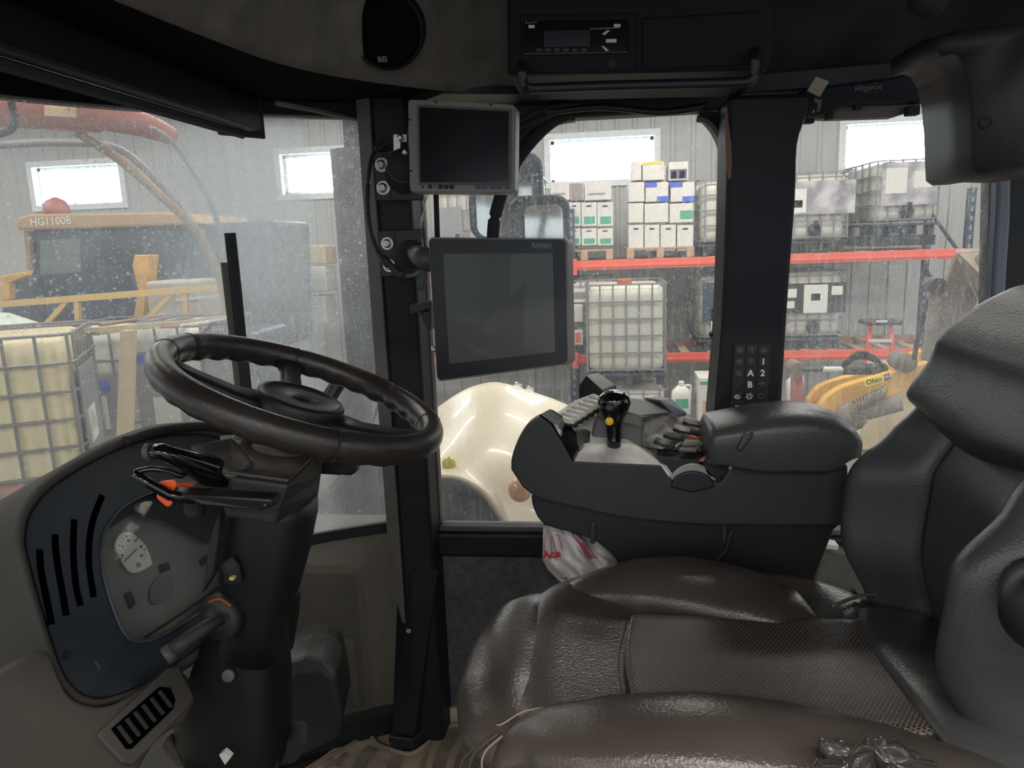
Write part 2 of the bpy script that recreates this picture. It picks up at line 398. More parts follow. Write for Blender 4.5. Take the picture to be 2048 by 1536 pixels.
# ------------------------------------------------------------------ pallet racking
YR = 8.8
def rack_post(x, y, z0, z1, par):
    st = []
    mesh('post', boxb((x-.04, y-.035, z0), (x+.04, y+.035, z1)), M_blue, par, bevel=.008)
    for k in range(int((z1-z0)/.1)): st.append(boxb((x-.012, y-.038, z0+.05+k*.1), (x+.012, y-.0345, z0+.1+k*.1)))
    o = mesh('slots', join(*st), M_gplate, par); setp(o, kind='stuff')
rk = thing('pallet_rack', (0, YR, GZ), 'blue and orange-red pallet rack along the back wall', 'rack')
for x, zt in ((-3.0, 1.9), (-.32, 1.45), (1.62, .5), (4.02, 1.5)):
    rack_post(x, YR, GZ, zt, rk); rack_post(x, YR+1.05, GZ, zt, rk)
    g = []
    for k in range(4):
        z0 = GZ+.2+k*.7
        if z0+.7 < zt: g.append(sweep([(x, YR, z0), (x, YR+1.05, z0+.6)], .02, n=4))
    if g: mesh('brace', join(*g), M_blue, rk)
for a, b, z in ((-3.0, -.36, .80), (-.36, 1.6, .80), (1.6, 4.0, .80), (-3.0, -.36, -.30), (-.36, 1.6, -.30), (1.6, 4.0, -.30)):
    for dy, mt in ((-.06, M_red), (1.08, M_augr)):
        g = join(boxb((a+.04, YR+dy-.025, z-.055), (b-.04, YR+dy+.025, z+.055)), boxb((a+.04, YR+dy-.035, z-.03), (b-.04, YR+dy+.03, z+.0)), boxb((a+.02, YR+dy-.04, z-.11), (a+.1, YR+dy+.03, z+.08)))
        mesh('rack_rail', g, mt, rk, bevel=.004)
    g = [boxb((x, YR, z+.03), (x+.1, YR+1.05, z+.055)) for x in [a+.1+i*.3 for i in range(int((b-a-.1)/.3))]]
    mesh('deck_board', join(*g), M_wood, rk)
# ------------------------------------------------------------------ caged bulk tanks
def tote(loc, label, w=1.0, d=1.15, h=1.12, tank=None, rz=0, near=False, plate=None, nv=6, nh=5, level=None, group=None, valve=True, cap=None, pallet=None, splate=None):
    t = thing('caged_tank', loc, label, 'tank', group); X, Y, Z = loc
    def L(x, y, z): return V((X+x, Y+y, Z+z))
    tank = tank or M_hdpe; pb = .15
    g = [boxb(L(-w/2, -d/2, pb-.05), L(w/2, d/2, pb-.02))]
    for fx in (-.42, -.02, .38):
        for fy in (-.5, -.06, .4): g.append(boxb(L(fx*w, fy*d*.92, 0.0), L((fx+.1)*w, (fy+.1)*d, pb-.05)))
    mesh('pallet', join(*g), pallet or M_blue, t, bevel=.006)
    rings = []
    for z, s in ((pb, .9), (pb+.03, .965), (pb+.1, .975), (h-.12, .975), (h-.05, .965), (h-.02, .88)):
        rings.append([L(x, y, z) for x, y in rrect(w*s-.03, d*s-.03, .09, 4)])
    mesh('bladder', loft(rings), tank, t, smooth=True)
    mesh('filler_cap', lathe(L(0, 0, h-.03), [(.08, 0), (.08, .05), (.06, .06)], 14), cap or M_gplate, t)
    if level:
        s = .99
        mesh('residue', loft([[L(x, y, z) for x, y in rrect(w*.975-.026, d*.975-.026, .09, 4)] for z in (pb+.05, pb+level)]), mat('pinkish residue', (.42, .22, .17), .6), t)
    r = .011 if not near else .0095
    vb = []
    for i in range(nv): 
        x = -w/2+w*(i+.5)/nv if nv < 6 else -w/2+.01+(w-.02)*i/(nv-1)
        for y in (-d/2, d/2): vb.append((x, y))
    for i in range(1, nv-1):
        y = -d/2+d*i/(nv-1)
        for x in (-w/2, w/2): vb.append((x, y))
    hz = [pb+.02+(h-pb-.02)*k/(nh-1) for k in range(nh)]
    if near:
        me = None
        for x, y in vb:
            if me is None:
                o0 = mesh('cage_bar', sweep([L(x, y, pb), L(x, y, h)], r, n=6), M_cage, t); me = o0; b0 = (x, y)
            else:
                c = me.copy(); C.objects.link(c); c.location = me.location+V((x-b0[0], y-b0[1], 0))
        for z in hz:
            mesh('cage_ring', sweep([L(x, y, z) for x, y in rrect(w+.012, d+.012, .06, 4)], r, n=6, closed=True), M_cage, t)
    else:
        g = [sweep([L(x, y, pb), L(x, y, h)], r, n=4) for x, y in vb]+[sweep([L(x, y, z) for x, y in rrect(w+.012, d+.012, .06, 2)], r, n=4, closed=True) for z in hz]
        setp(mesh('cage', join(*g), M_cage, t), kind='stuff')
    if valve:
        mesh('outlet_valve', join(lathe(L(0, -d/2-.1, pb+.1), [(.05, 0), (.05, .08), (.075, .09), (.075, .12)], 12, V((0, 1, 0))), boxb(L(-.02, -d/2-.1, pb+.1), L(.02, -d/2-.06, pb+.2))), M_ink, t)
    for (x0, x1, z0, z1, mt, prints) in (plate or []):
        p = mesh('label_plate', boxb(L(x0, -d/2-.02, z0), L(x1, -d/2-.013, z1)), mt, t)
        for (a0, a1, c0, c1, m2) in prints:
            mesh('print', boxb(L(a0, -d/2-.023, c0), L(a1, -d/2-.02, c1)), m2, p)
    for (y0, y1, z0, z1, mt, prints) in (splate or []):
        p = mesh('label_plate', boxb(L(w/2+.013, y0, z0), L(w/2+.02, y1, z1)), mt, t)
        for (a0, a1, c0, c1, m2) in prints: mesh('print', boxb(L(w/2+.02, a0, c0), L(w/2+.023, a1, c1)), m2, p)
    if rz: t.rotation_euler = (0, 0, rz)
    return t
ZU, ZL = .86, -.24
def XW(px, y, py=500): return P(px, py, y=y).x
GP = 'caged tanks on the rack'
def at_rack(px0, px1, z, y=YR, top=None, **k):
    if top: k['h'] = P((px0+px1)/2, top, y=y).z-z
    a, b = XW(px0, y), XW(px1, y)
    return dict(loc=((a+b)/2, y+.58, z), w=b-a, **k)
def T(label, px0, px1, z, y=YR, **k):
    q = at_rack(px0, px1, z, y, **k); return tote(q.pop('loc'), label, **q)
pl_dark = [(-.42, .12, .45, .85, M_gplate2, [(-.4, -.12, .5, .78, M_paper), (-.3, -.2, .56, .64, M_ink)])]
T('caged tank with a torn black-and-white label plate, upper shelf right of the door pillar', 1560, 1694, ZU, top=345, plate=[(-.3, .42, .42, .78, M_gplate2, [(-.28, -.1, .44, .7, M_paper), (-.24, -.14, .5, .58, M_ink)])], nv=6, group=GP, pallet=M_ink)
T('tall caged tank raised on the upper shelf beside the end post', 1745, 1872, ZU+.16, top=320, plate=[(-.28, .3, .32, .78, M_gplate2, [(-.24, -.02, .45, .72, M_paper), (.05, .24, .5, .68, M_paper)])], group=GP)
mesh('tote_riser', join(boxb(P(1745, 490, y=YR)+V((0, .05, -.02)), P(1875, 480, y=YR)+V((0, 1.1, .06)))), M_ink, None)
C.objects['tote_riser']['label'] = 'black plastic riser under the tall caged tank'; C.objects['tote_riser']['category'] = 'pallet'
T('caged tank partly hidden by the door pillar, upper shelf', 1397, 1520, ZU, top=358, nv=5, group=GP, plate=[(-.1, .3, .4, .8, M_gplate, [(0, .2, .5, .7, M_paper)])])
T('caged tank seen between the two monitors, upper shelf', 872, 965, ZU, y=YR-.3, h=1.05, nv=5, plate=[(-.25, .05, .3, .65, M_gplate, [])], group=GP)
T('caged tank with green marking behind the mirror arm, upper shelf', 985, 1085, ZU, h=.98, nv=4, plate=[(-.25, .2, .3, .6, M_paper, [(-.02, .12, .3, .55, M_green)])], group=GP)
T('caged tank with black label and hazard sheet, lower shelf right', 1572, 1694, ZL, top=545, plate=[(-.38, .34, .42, .76, M_ink, [(-.34, -.2, .6, .7, M_paper), (-.12, .14, .42, .74, M_paper), (-.04, .06, .56, .64, M_ink), (.18, .3, .62, .72, M_paper), (-.34, -.22, .48, .56, M_paper)])], group=GP)
T('caged tank half behind the door pillar, lower shelf', 1400, 1520, ZL, top=553, nv=5, plate=[(-.3, .2, .35, .8, M_blue, []), (-.2, .35, .25, .5, M_paper, [])], group=GP)
T('pale caged tank lettered in grey, lower shelf beside the monitor', 1060, 1228, ZL, top=562, y=YR-.1, plate=[(-.1, .45, .62, .78, M_paper, [(-.05, .35, .66, .74, M_gplate)])], group=GP)
T('cloudy white caged tank standing on another tank on the workshop floor', 1170, 1335, P(1250, 775, y=7.5).z, y=7.5, h=1.04, d=1.0, nv=7, nh=6, tank=mat('cloudy tank', (.52, .52, .44), .5), valve=False, cap=M_rust, pallet=M_blue)
T('caged tank under the cloudy white one, floor level', 1172, 1338, P(1250, 775, y=7.5).z-1.12, y=7.5, d=1.0, h=1.08, nv=5, nh=5)
# white cartons shrink-wrapped on pallets (upper shelf)
M_film2 = dirty_glass('stretch film', .02, .12, .35, .1, streak=True)
def carton(p0, p1, y0, dep, label, group, prints=(), slot=True, txt=None):
    """carton between two photo corners of its front face"""
    a = P(*p0, y=y0); b = P(*p1, y=y0); x0, x1 = min(a.x, b.x), max(a.x, b.x); z0, z1 = min(a.z, b.z), max(a.z, b.z)
    t = thing('carton', ((x0+x1)/2, y0+dep/2, z0), label, 'box', group)
    mesh('body', boxb((x0+.006, y0, z0+.003), (x1-.006, y0+dep, z1-.003)), M_carton, t, bevel=.008)
    w_, h_ = x1-x0, z1-z0
    for u0, u1, v0, v1, mt in prints:
        mesh('print', boxb((x0+u0*w_, y0-.003, z0+v0*h_), (x0+u1*w_, y0, z0+v1*h_)), mt, t)
    if slot: mesh('hand_hole', boxb((x0+w_*.35, y0-.004, z0+h_*.82), (x0+w_*.65, y0, z0+h_*.88)), M_ink, t)
    if txt: text('lettering', txt, ((x0+x1)/2, y0-.006, z0+h_*.5), (1, 0, 0), (0, 0, 1), h_*.28, M_bprint, t)
    return t
def wpallet(px0, px1, py, y, label):
    a = P(px0, py, y=y).x; b = P(px1, py, y=y).x; z = ZU
    t = thing('wooden_pallet', ((a+b)/2, y+.5, z), label, 'pallet')
    for i in range(7): mesh('top_board', boxb((a, y+i*.15, z+.10), (b, y+i*.15+.1, z+.12)), M_wood, t)
    for x in (a+.04, (a+b)/2, b-.04): mesh('stringer', boxb((x-.04, y, z+.0), (x+.04, y+1, z+.1)), M_wood, t)
wpallet(1112, 1226, 515, YR, 'wooden pallet under the lower-stacked cartons left on the upper shelf')
wpallet(1254, 1388, 508, YR, 'wooden pallet under the taller carton stack on the upper shelf')
ga, gb = 'cartons with green labels, left stack', 'cartons of the taller stack'
cols = [(1112, 1136, 1160), (1136, 1165), (1165, 1194), (1194, 1226)]
rowsA = [(492, 456), (454, 404), (402, 362)]
wordA = ['bottom row', 'middle row', 'top row']
colw = ['left edge', 'second from left', 'third from left', 'right edge']
for r_, (yb, yt) in enumerate(rowsA):
    cs = [(1105, 1135), (1135, 1162), (1162, 1194), (1194, 1227)] if r_ < 2 else [(1100, 1140), (1140, 1168), (1168, 1224)]
    for c_, (xa, xb) in enumerate(cs):
        cw = (colw if len(cs) == 4 else ['left edge', 'centre', 'right edge'])[c_]
        pr = [(.2, .85, .12, .42, M_green)] if r_ < 2 else ([(.1, .9, .05, .9, mat('brown print', (.25, .18, .2), .7))] if c_ == 1 else [(.15, .75, .3, .4, M_gplate)])
        carton((xa, yb), (xb, yt), YR+.02, .5, f'white carton, {wordA[r_]} {cw}, left stack on upper shelf', ga, pr, slot=r_ < 2)
dg = lambda s: [(.0, .5, .75, 1, M_bprint), (.5, 1, 0, .28, M_bprint)]
rowsB = [(503, 449, [(1256, 1288), (1288, 1320), (1320, 1353), (1353, 1388)]), (447, 405, [(1256, 1288), (1288, 1338), (1338, 1388)]),
         (405, 363, [(1256, 1290), (1290, 1338), (1340, 1390)]), (362, 322, [(1262, 1284), (1284, 1330), (1336, 1378)])]
for r_, (yb, yt, cs) in enumerate(rowsB):
    for c_, (xa, xb) in enumerate(cs):
        pr = []
        if r_ == 1 and c_ == 2: pr = [(.45, .95, .2, .62, M_green)]
        if r_ == 2 and c_ > 0: pr = dg(0)
        if r_ == 3 and c_ == 1: pr = [(.0, .9, .86, 1, M_yellow)]
        if r_ == 3 and c_ == 2: pr = [(.1, .9, .1, .6, mat('purple print', (.12, .08, .2), .7)), (.15, .4, .12, .5, M_paper), (.55, .8, .12, .5, M_paper)]
        rn = ['bottom row', 'second row', 'blue-striped third row', 'top row'][r_]
        cn = (['far left', 'left of centre', 'right of centre', 'far right'] if len(cs) == 4 else ['left', 'centre', 'right'])[c_]
        carton((xa, yb), (xb, yt), YR+.02, .5, f'white carton, {rn} {cn}, taller stack on upper shelf', gb, pr, slot=r_ == 0, txt=None)
# jugs and a printed carton at floor level
def jug(px, pyb, pyt, y, label):
    b = P(px, pyb, y=y); h = P(px, pyt, y=y).z-b.z; w_ = h*.34; 
    t = thing('jug', b, label, 'jug', 'white plastic jugs')
    rings = [[b+V((x*s, yy*s, z*h)) for x, yy in rrect(w_*1.7, w_*1.1, w_*.3, 3)] for z, s in ((0, .93), (.04, 1), (.62, 1), (.72, .9), (.82, .55), (.88, .3))]
    mesh('bottle', loft(rings), M_white2, t, smooth=True)
    mesh('cap', lathe(b+V((0, 0, .88*h)), [(w_*.26, 0), (w_*.26, h*.1), (w_*.2, h*.12)], 12), M_paper, t)
    mesh('handle', tube([b+V((w_*.15, -w_*.1, .85*h)), b+V((w_*.75, -w_*.1, .86*h)), b+V((w_*.8, -w_*.1, .66*h))], w_*.12, 6, k=4), M_white2, t)
    mesh('label', boxb(b+V((-w_*.55, -w_*.57, .22*h)), b+V((w_*.55, -w_*.54, .5*h))), M_green, t)
for i, (px, a, b_, y, l) in enumerate(((1362, 828, 762, 7.6, 'white jug with green label standing alone left of the door pillar'), (1034, 800, 764, 6.5, 'white jug behind the cream fender, left of two'), (1058, 805, 772, 6.5, 'white jug behind the cream fender, right of two'),
        (1588, 800, 745, 7.8, 'white jug beside the pillar, upper right'), (1590, 860, 805, 7.4, 'white jug beside the pillar, lower right'))): jug(px, a, b_, y, l)
o = thing('carton', P(1420, 850, y=7.4), 'tall white carton with a green band and brown picture beside the door pillar', 'box')
a, b = P(1397, 850, y=7.4), P(1470, 755, y=7.4)
mesh('body', boxb(a, (b.x, a.y+.4, b.z)), M_carton, o, bevel=.005)
mesh('green_band', boxb((a.x+.01, a.y-.003, b.z-.07), (b.x-.02, a.y, b.z-.035)), M_green, o)
mesh('picture', boxb((a.x+.04, a.y-.003, a.z+.05), (b.x-.02, a.y, a.z+.25)), mat('tan picture', (.5, .33, .2), .7), o)
# red-white small goods on the lower shelf left of the big tank
for i, (x0, x1, y0, y1, mt, lb) in enumerate(((1142, 1166, 690, 660, M_white2, 'white carton with red dot behind the monitor, lower shelf'), (1142, 1166, 645, 610, M_carton, 'crushed white bag behind the monitor, lower shelf'))):
    a, b = P(x0, y0, y=8.6), P(x1, y1, y=8.6)
    o = thing('carton', ((a.x+b.x)/2, 8.7, a.z), lb, 'box'); mesh('body', boxb(a, (b.x, 8.9, b.z)), mt, o, bevel=.01)
    if i == 0: mesh('red_label', boxb((a.x+.05, 8.595, a.z+.03), (b.x-.03, 8.6, b.z-.03)), M_red, o)
# ------------------------------------------------------------------ step ladder
t = thing('step_ladder', P(1760, 800, y=7.2), 'red fibreglass step ladder with black top behind the yellow loader', 'ladder')
for (a, b) in (((1741, 640), (1726, 800)), ((1779, 640), (1794, 800))):
    mesh('rail', sweep([P(*a, y=7.2), P(*b, y=7.15)], .028, .02, n=4), M_red, t)
    mesh('rear_rail', sweep([P(a[0], a[1]+3, y=7.3), P(b[0], b[1]-10, y=7.9)], .018, n=4), M_red, t)
for py, xa, xb in ((681, 1737, 1783), (723, 1733, 1788), (765, 1729, 1792)):
    mesh('rung', sweep([P(xa, py, y=7.17), P(xb, py, y=7.17)], .03, .02, n=4), M_white2, t)
mesh('top_cap', boxb(P(1733, 652, y=7.1), P(1788, 636, y=7.35)), M_ink, t, bevel=.02)
mesh('sticker', boxb(P(1752, 645, y=7.095), P(1775, 640, y=7.099)), M_paper, t)
# ------------------------------------------------------------------ yellow loader and bucket
def slab(name, pts, y, dep, mt, par=None, bevel=.01, **k):
    return mesh(name, prism(PY(pts, y), (0, dep, 0)), mt, par, bevel=bevel, **k)
t = thing('wheel_loader', P(1740, 900, y=5.6), 'yellow wheel loader lift arm with dealer sticker right of the pillar', 'loader')
slab('arm_plate', crv2([(1630, 870), (1636, 825), (1652, 796), (1690, 772), (1760, 752), (1845, 728)], 5)+[(1900, 715), (1900, 760), (1840, 772), (1790, 790), (1720, 815), (1690, 838), (1688, 880)], 5.6, .09, M_catyel, t)
slab('far_arm_plate', crv2([(1616, 800), (1640, 772), (1700, 752), (1760, 738), (1800, 718), (1845, 700)], 4)+[(1845, 740), (1700, 790), (1640, 840), (1616, 830)], 6.3, .09, M_catyel, t)
mesh('hydraulic_cylinder', join(sweep([P(1600, 739, y=6.1), P(1690, 739, y=6.1)], .018, n=10), sweep([P(1685, 739, y=6.1), P(1772, 738, y=6.1)], .045, n=12)), M_steel, t, smooth=True)
mesh('rod_label', sweep([P(1647, 739, y=6.07), P(1685, 739, y=6.07)], .024, n=10), M_paper, t)
mesh('lower_cylinder', join(sweep([P(1703, 832, y=5.5), P(1800, 806, y=5.5)], .06, n=12), lathe(P(1703, 832, y=5.5), [(.1, -.05), (.1, .05)], 14, V((0, 1, 0)))), M_rustst, t, smooth=True)
for i in range(12):
    c = P(1706+i*5.6, 815-i*2.9, y=5.45)
    mesh('spring_coil', sweep([c+V((.016*math.cos(a), .05*math.sin(a), .05*math.cos(a))) for a in [2*PI*j/10 for j in range(10)]], .006, n=4, closed=True), M_rustst, t)
for i, h in enumerate((0, 10, 20)):
    mesh('hose', tube([P(1685, 735-h*.3, y=5.9), P(1715, 716-h*.5, y=5.9), P(1745, 720-h*.4, y=5.9), P(1768, 735, y=5.9)], .014, 6, k=5), M_rubber, t, smooth=True)
mesh('pivot_pin', lathe(P(1815, 727, y=5.55), [(.07, 0), (.07, .2)], 16, V((0, 1, 0))), M_rustst, t, smooth=True)
slab('body_panel', [(1740, 825), (1810, 770), (1850, 775), (1850, 900), (1700, 900)], 6.0, .3, M_lumber, t)
slab('brace_bar', [(1735, 800), (1765, 778), (1775, 784), (1745, 810)], 5.5, .06, M_lumber, t)
st = mesh('sticker', prism(PY([(1727, 760), (1766, 749), (1768, 764), (1731, 774)], 5.595), (0, .004, 0)), mat('bright yellow sticker', (.95, .72, .02), .5), t)
def tilt(px0, py0, px1, py1, y): 
    return (P(px1, py1, y=y)-P(px0, py0, y=y)).normalized()
r_ = tilt(1727, 760, 1766, 749, 5.59)
text('dealer_lettering', 'Ohio', P(1748, 762, y=5.588), r_, (0, 0, 1), .055, M_ink, t, bold=.001)
slab('badge', [(1767, 750), (1780, 746), (1782, 757), (1769, 761)], 5.592, .004, M_ink, t, bevel=0)
text('badge_lettering', 'CAT', P(1774.5, 753.5, y=5.585), r_, (0, 0, 1), .03, M_white, t, bold=.001)
t = thing('attachment_frame', P(1595, 860, y=6.4), 'dull red steel attachment frame in front of the yellow loader arm', 'frame')
slab('upright', [(1588, 738), (1605, 736), (1614, 870), (1586, 870)], 6.4, .12, M_augr, t)
slab('gusset', [(1612, 870), (1622, 820), (1650, 800), (1655, 812), (1640, 870)], 6.2, .08, M_augr, t)
mesh('pin', lathe(P(1597, 739, y=6.35), [(.06, 0), (.06, .2)], 12, V((0, 1, 0))), M_rustst, t)
t = thing('loader_bucket', P(1930, 760, y=5.0), 'worn brown steel loader bucket raised beside the rear window post', 'bucket')
slab('side_plate', [(1914, 508), (1958, 600), (1930, 650), (1880, 730), (1845, 720), (1862, 640), (1893, 560)], 4.9, .05, M_rustst, t)
mesh('floor_plate', prism([P(1914, 506, y=4.86), P(2000, 500, y=4.6), P(2010, 600, y=4.4), P(1958, 600, y=4.86)], (0, .03, .02)), mat('tan bucket steel', (.33, .27, .22), .6, var=.15), t)
mesh('roll_pipe', sweep([P(1975, 510, y=4.7), P(2020, 600, y=4.5)], .07, n=12), M_rustst, t, smooth=True)
mesh('tilt_link', tube([P(1873, 565, y=4.85), P(1868, 620, y=4.85), P(1862, 660, y=4.85)], .035, 8), M_rustst, t)
mesh('pivot', lathe(P(1877, 572, y=4.8), [(.05, 0), (.05, .12)], 12, V((0, 1, 0))), M_steel, t)
mesh('hose', tube([P(1872, 560, y=5.0), P(1855, 610, y=5.0), P(1835, 680, y=5.1), P(1828, 720, y=5.1)], .016, 6, k=5), M_ink, t, smooth=True)
# ------------------------------------------------------------------ cream fender of the sprayer and its mirrors
rows = [
 ([(840, 850), (880, 815), (925, 785), (962, 771), (1000, 768), (1060, 785), (1140, 815), (1240, 870)], 3.5),
 ([(840, 890), (880, 855), (925, 826), (965, 815), (1010, 818), (1070, 838), (1150, 880), (1250, 930)], 3.1),
 ([(840, 930), (880, 902), (925, 890), (970, 888), (1015, 900), (1060, 925), (1130, 965), (1250, 1010)], 2.8),
 ([(840, 958), (880, 948), (918, 950), (950, 963), (980, 985), (1010, 1025), (1050, 1075), (1100, 1130)], 2.62),
 ([(840, 962), (880, 952), (916, 954), (947, 967), (976, 989), (1005, 1029), (1045, 1080), (1095, 1135)], 2.60),
 ([(840, 968), (880, 958), (914, 960), (944, 973), (972, 995), (1000, 1035), (1040, 1086), (1090, 1140)], 2.66)]
colsP = [PY(a, y) for a, y in rows]
dense = [crv(c, 5) for c in colsP]
n_ = len(dense[0])
colsC = [crv([dense[r][i] for r in range(len(dense))], 5) for i in range(n_)]
t = thing('machine_fender', (0, 3, GZ+1.4), 'large cream curved wheel fender just outside the side glass', 'fender')
mesh('shell', loft(colsC, cap=False, closed=False), M_beigep, t, smooth=True, solid=.015)
mesh('marker_lens', lathe(P(898, 927, y=2.66), [(.028, 0), (.026, .008), (.012, .016)], 16, V((0, -1, .3))), mat('yellow lens', (.6, .5, .1), .2), t, smooth=True)
mesh('amber_lamp', lathe(P(1040, 980, y=2.62), [(.045, -.02), (.045, .005), (.03, .02)], 16, V((0, -1, .2))), mat('amber lens', (.45, .24, .12), .2), t, smooth=True)
t = thing('farm_tyre', (P(930, 1010, y=3.0).x, 3.3, -.55), 'dark tyre under the cream fender', 'wheel')
c = P(870, 1180, y=3.1)
mesh('tyre', lathe(c, [(.2, -.25), (.46, -.25), (.52, -.18), (.55, 0), (.52, .18), (.46, .25), (.2, .25)], 40, V((0, 1, 0))), mat('dusty tyre rubber', (.10, .12, .15), .8, var=.4, vs=9), t, smooth=True)
mesh('rim', lathe(c+V((0, -.2, 0)), [(.22, 0), (.2, -.02), (.05, -.03)], 24, V((0, 1, 0))), M_beigep, t, smooth=True)
mir = [(1082, 436, 104, 92, 2.15, 'dark blue wing mirror outside the side glass, in front of its arm', (1088, 446, 66, 68)), ]
def mirror(px, py, wpx, hpx, y, label, gpx, vx=0):
    k = y/FPX*1.01; o = P(px, py, y=y); a = V((1, 0, 0)); u = V((0, 0, 1)); 
    t = thing('wing_mirror', o-V((0, 0, hpx*k/2)), label, 'mirror')
    w_, h_ = wpx*k, hpx*k
    g = loft([[p+V((0, d, 0)) for p in on(o, a, u, rrect(w_*s, h_*s, w_*.22, 5))] for s, d in ((.9, 0), (1, .012), (1, .06), (.86, .11), (.6, .13))])
    mesh('housing', g, M_mirrorb, t, smooth=True)
    og = P(gpx[0], gpx[1], y=y-.003)
    mesh('mirror_glass', prism(on(og, a, u, rrect(gpx[2]*k, gpx[3]*k, gpx[2]*k*.2, 5)), (0, .004, 0)), M_mirror, t)
    return t
mirror(1078, 446, 118, 106, 2.1, 'dark blue wing mirror outside the side glass, lower of two', (1088, 458, 74, 92))
mirror(1010, 392, 146, 168, 2.5, 'upper wing mirror in a dark rounded frame behind the monitors', (1008, 396, 110, 146))
t = thing('mirror_arm', P(1005, 620, y=1.95), 'black mirror arm outside the side glass', 'arm')
mesh('tube', tube([P(1029, 640, y=2.2), P(1029, 500, y=2.2), P(1029, 385, y=2.2), P(1050, 318, y=2.2)], .011, 8, k=4), M_mirrorb, t, smooth=True)
# ------------------------------------------------------------------ seen through the windscreen
# the exhaust stack and the machine's flank right outside the corner glass
t = thing('exhaust_stack', P(700, 1500, d=2.5), 'dark vertical exhaust stack outside the dusty corner glass', 'exhaust')
for (a, b, r, nm) in ((300, 760, .078, 'muffler'), (760, 1150, .06, 'pipe'), (180, 300, .045, 'tip')):
    mesh(nm, sweep([P(706, a, d=2.55), V((P(706, a, d=2.55).x, P(706, a, d=2.55).y, P(706, b, d=2.55).z))], r, n=20), mat('grey exhaust steel', (.045, .045, .05), .7), t, smooth=True)
t = thing('engine_deck', (-1.3, 2.4, -.4), 'dark engine deck below the corner glass', 'machinery')
mesh('deck', join(boxb((-1.6, 1.75, -.9), (-.64, 2.2, .28)), boxb((-1.6, 2.2, -.9), (-1.0, 3.4, .26))), mat('brown grey deck', (.045, .042, .036), .7, var=.3, vs=3), t, bevel=.04)
mesh('step_panel', boxb((-2.4, 1.70, -.7), (-.66, 1.75, .1)), mat('brown grey deck', (0, 0, 0)), t, bevel=.02)
# near caged tanks
def Pd(px, py, d): return P(px, py, d=d)
c0 = P(100, 650, y=3.35)
# left tank: right front corner about px 185
def tote_px(label, px_r, py_top, y, w, d, h, rz, **k):
    c = P(px_r, py_top, y=y)                         # top corner nearest to the photo position
    R_ = Matrix.Rotation(rz, 3, 'Z'); off = R_ @ V((w/2, -d/2, 0))
    return tote((c.x-off.x, c.y-off.y, c.z-h), label, w=w, d=d, h=h, rz=rz, near=True, **k), c
tote_px('yellowed caged tank with pink residue in front of the windscreen, far left', 136, 668, 3.75, 1.1, .86, 1.12, .50, tank=M_yel, level=.18, nv=8, nh=7, pallet=M_gplate,
        splate=[(-.38, .16, .36, .92, M_gplate, [(-.30, -.04, .46, .66, M_paper)]+[(-.27+.045*i, -.252+.045*i, .52, .58+.03*(2-abs(i-2)), M_ink) for i in range(5)])])
tote((-3.95, 4.55, -1.55), 'caged tank under the yellowed one, front left', w=1.1, d=1.0, h=1.15, rz=.32, nv=6)
tote_px('white caged tank with blue and green labels behind the wooden post', 402, 652, 5.2, 1.25, 1.0, 1.13, .08, tank=M_white2, nv=8, nh=5, pallet=M_blue,
        plate=[(-.45, -.05, .32, .78, M_gplate, [(-.42, -.12, .66, .74, M_bprint), (-.4, -.16, .36, .62, M_paper), (-.38, -.2, .56, .61, M_green)]), (.08, .42, .32, .95, M_gplate, [(.1, .3, .86, .93, M_bprint), (.2, .4, .36, .6, M_paper)])])
tote((P(330, 700, y=5.2).x-.1, 5.75, P(330, 652, y=5.2).z-2.3), 'caged tank under the white one with blue labels', w=1.2, d=1.0, h=1.15, nv=6)
t = thing('timber_post', P(250, 1000, y=3.9), 'pale upright timber in front of the white caged tank', 'timber')
mesh('board', prism([P(240, 662, y=3.9), P(266, 662, y=3.9), P(256, 1000, y=3.9), P(228, 1000, y=3.9)][::-1], (0, .04, 0)), M_lumber, None); C.objects['board'].parent = None
bb = C.objects['board']; bpy.data.objects.remove(t); bb.name = 'timber_post'; setp(bb, 'pale upright timber in front of the white caged tank', 'timber')
# poles and lumber lying over the tanks
lay = [((-60, 678), (360, 646), 3.9, 4.6, .02, M_lumber, 'pale plank lying across the tanks, frontmost'), ((-60, 662), (300, 640), 4.2, 5.2, .014, M_cage, 'grey pipe lying across the tanks, upper left'),
       ((60, 690), (345, 634), 4.0, 5.4, .012, M_cage, 'grey pipe crossing the planks at a slant'), ((150, 668), (385, 636), 4.2, 5.6, .012, M_cage, 'grey pipe ending above the timber post'),
       ((190, 668), (455, 632), 4.3, 5.9, .015, M_lumber, 'pale lath reaching right above the white tank'), ((200, 650), (330, 630), 4.6, 5.6, .014, M_tan, 'thin brown lath above the white tank')]
for a, b, ya, yb, r, mt, lb in lay:
    o = mesh('lath' if mt is not M_cage else 'pipe', sweep([P(*a, y=ya), P(*b, y=yb)], r*1.6 if mt is M_lumber else r, r, n=4 if mt is M_lumber else 8), mt); setp(o, lb, 'timber' if mt is not M_cage else 'pipe', 'laths and pipes on the tanks')
o = mesh('levelling_staff', sweep([P(60, 672, y=4.4), P(365, 652, y=5.0)], .035, .006, n=4), M_white2); setp(o, 'white and red marked levelling staff lying on the tanks', 'staff')
o2 = mesh('red_band', sweep([P(322, 655, y=4.9), P(358, 652, y=4.97)], .037, .008, n=4), M_red)
o2.parent = o; o2.location = o2.location-o.location
o3 = mesh('red_band', sweep([P(14, 676, y=4.3), P(62, 672, y=4.38)], .037, .008, n=4), M_augr); o3.parent = o; o3.location = o3.location-o.location
g = [boxb(P(75+i*19, 672-i*1.3, y=4.37+i*.035), P(79+i*19, 663-i*1.3, y=4.375+i*.035)) for i in range(14)]
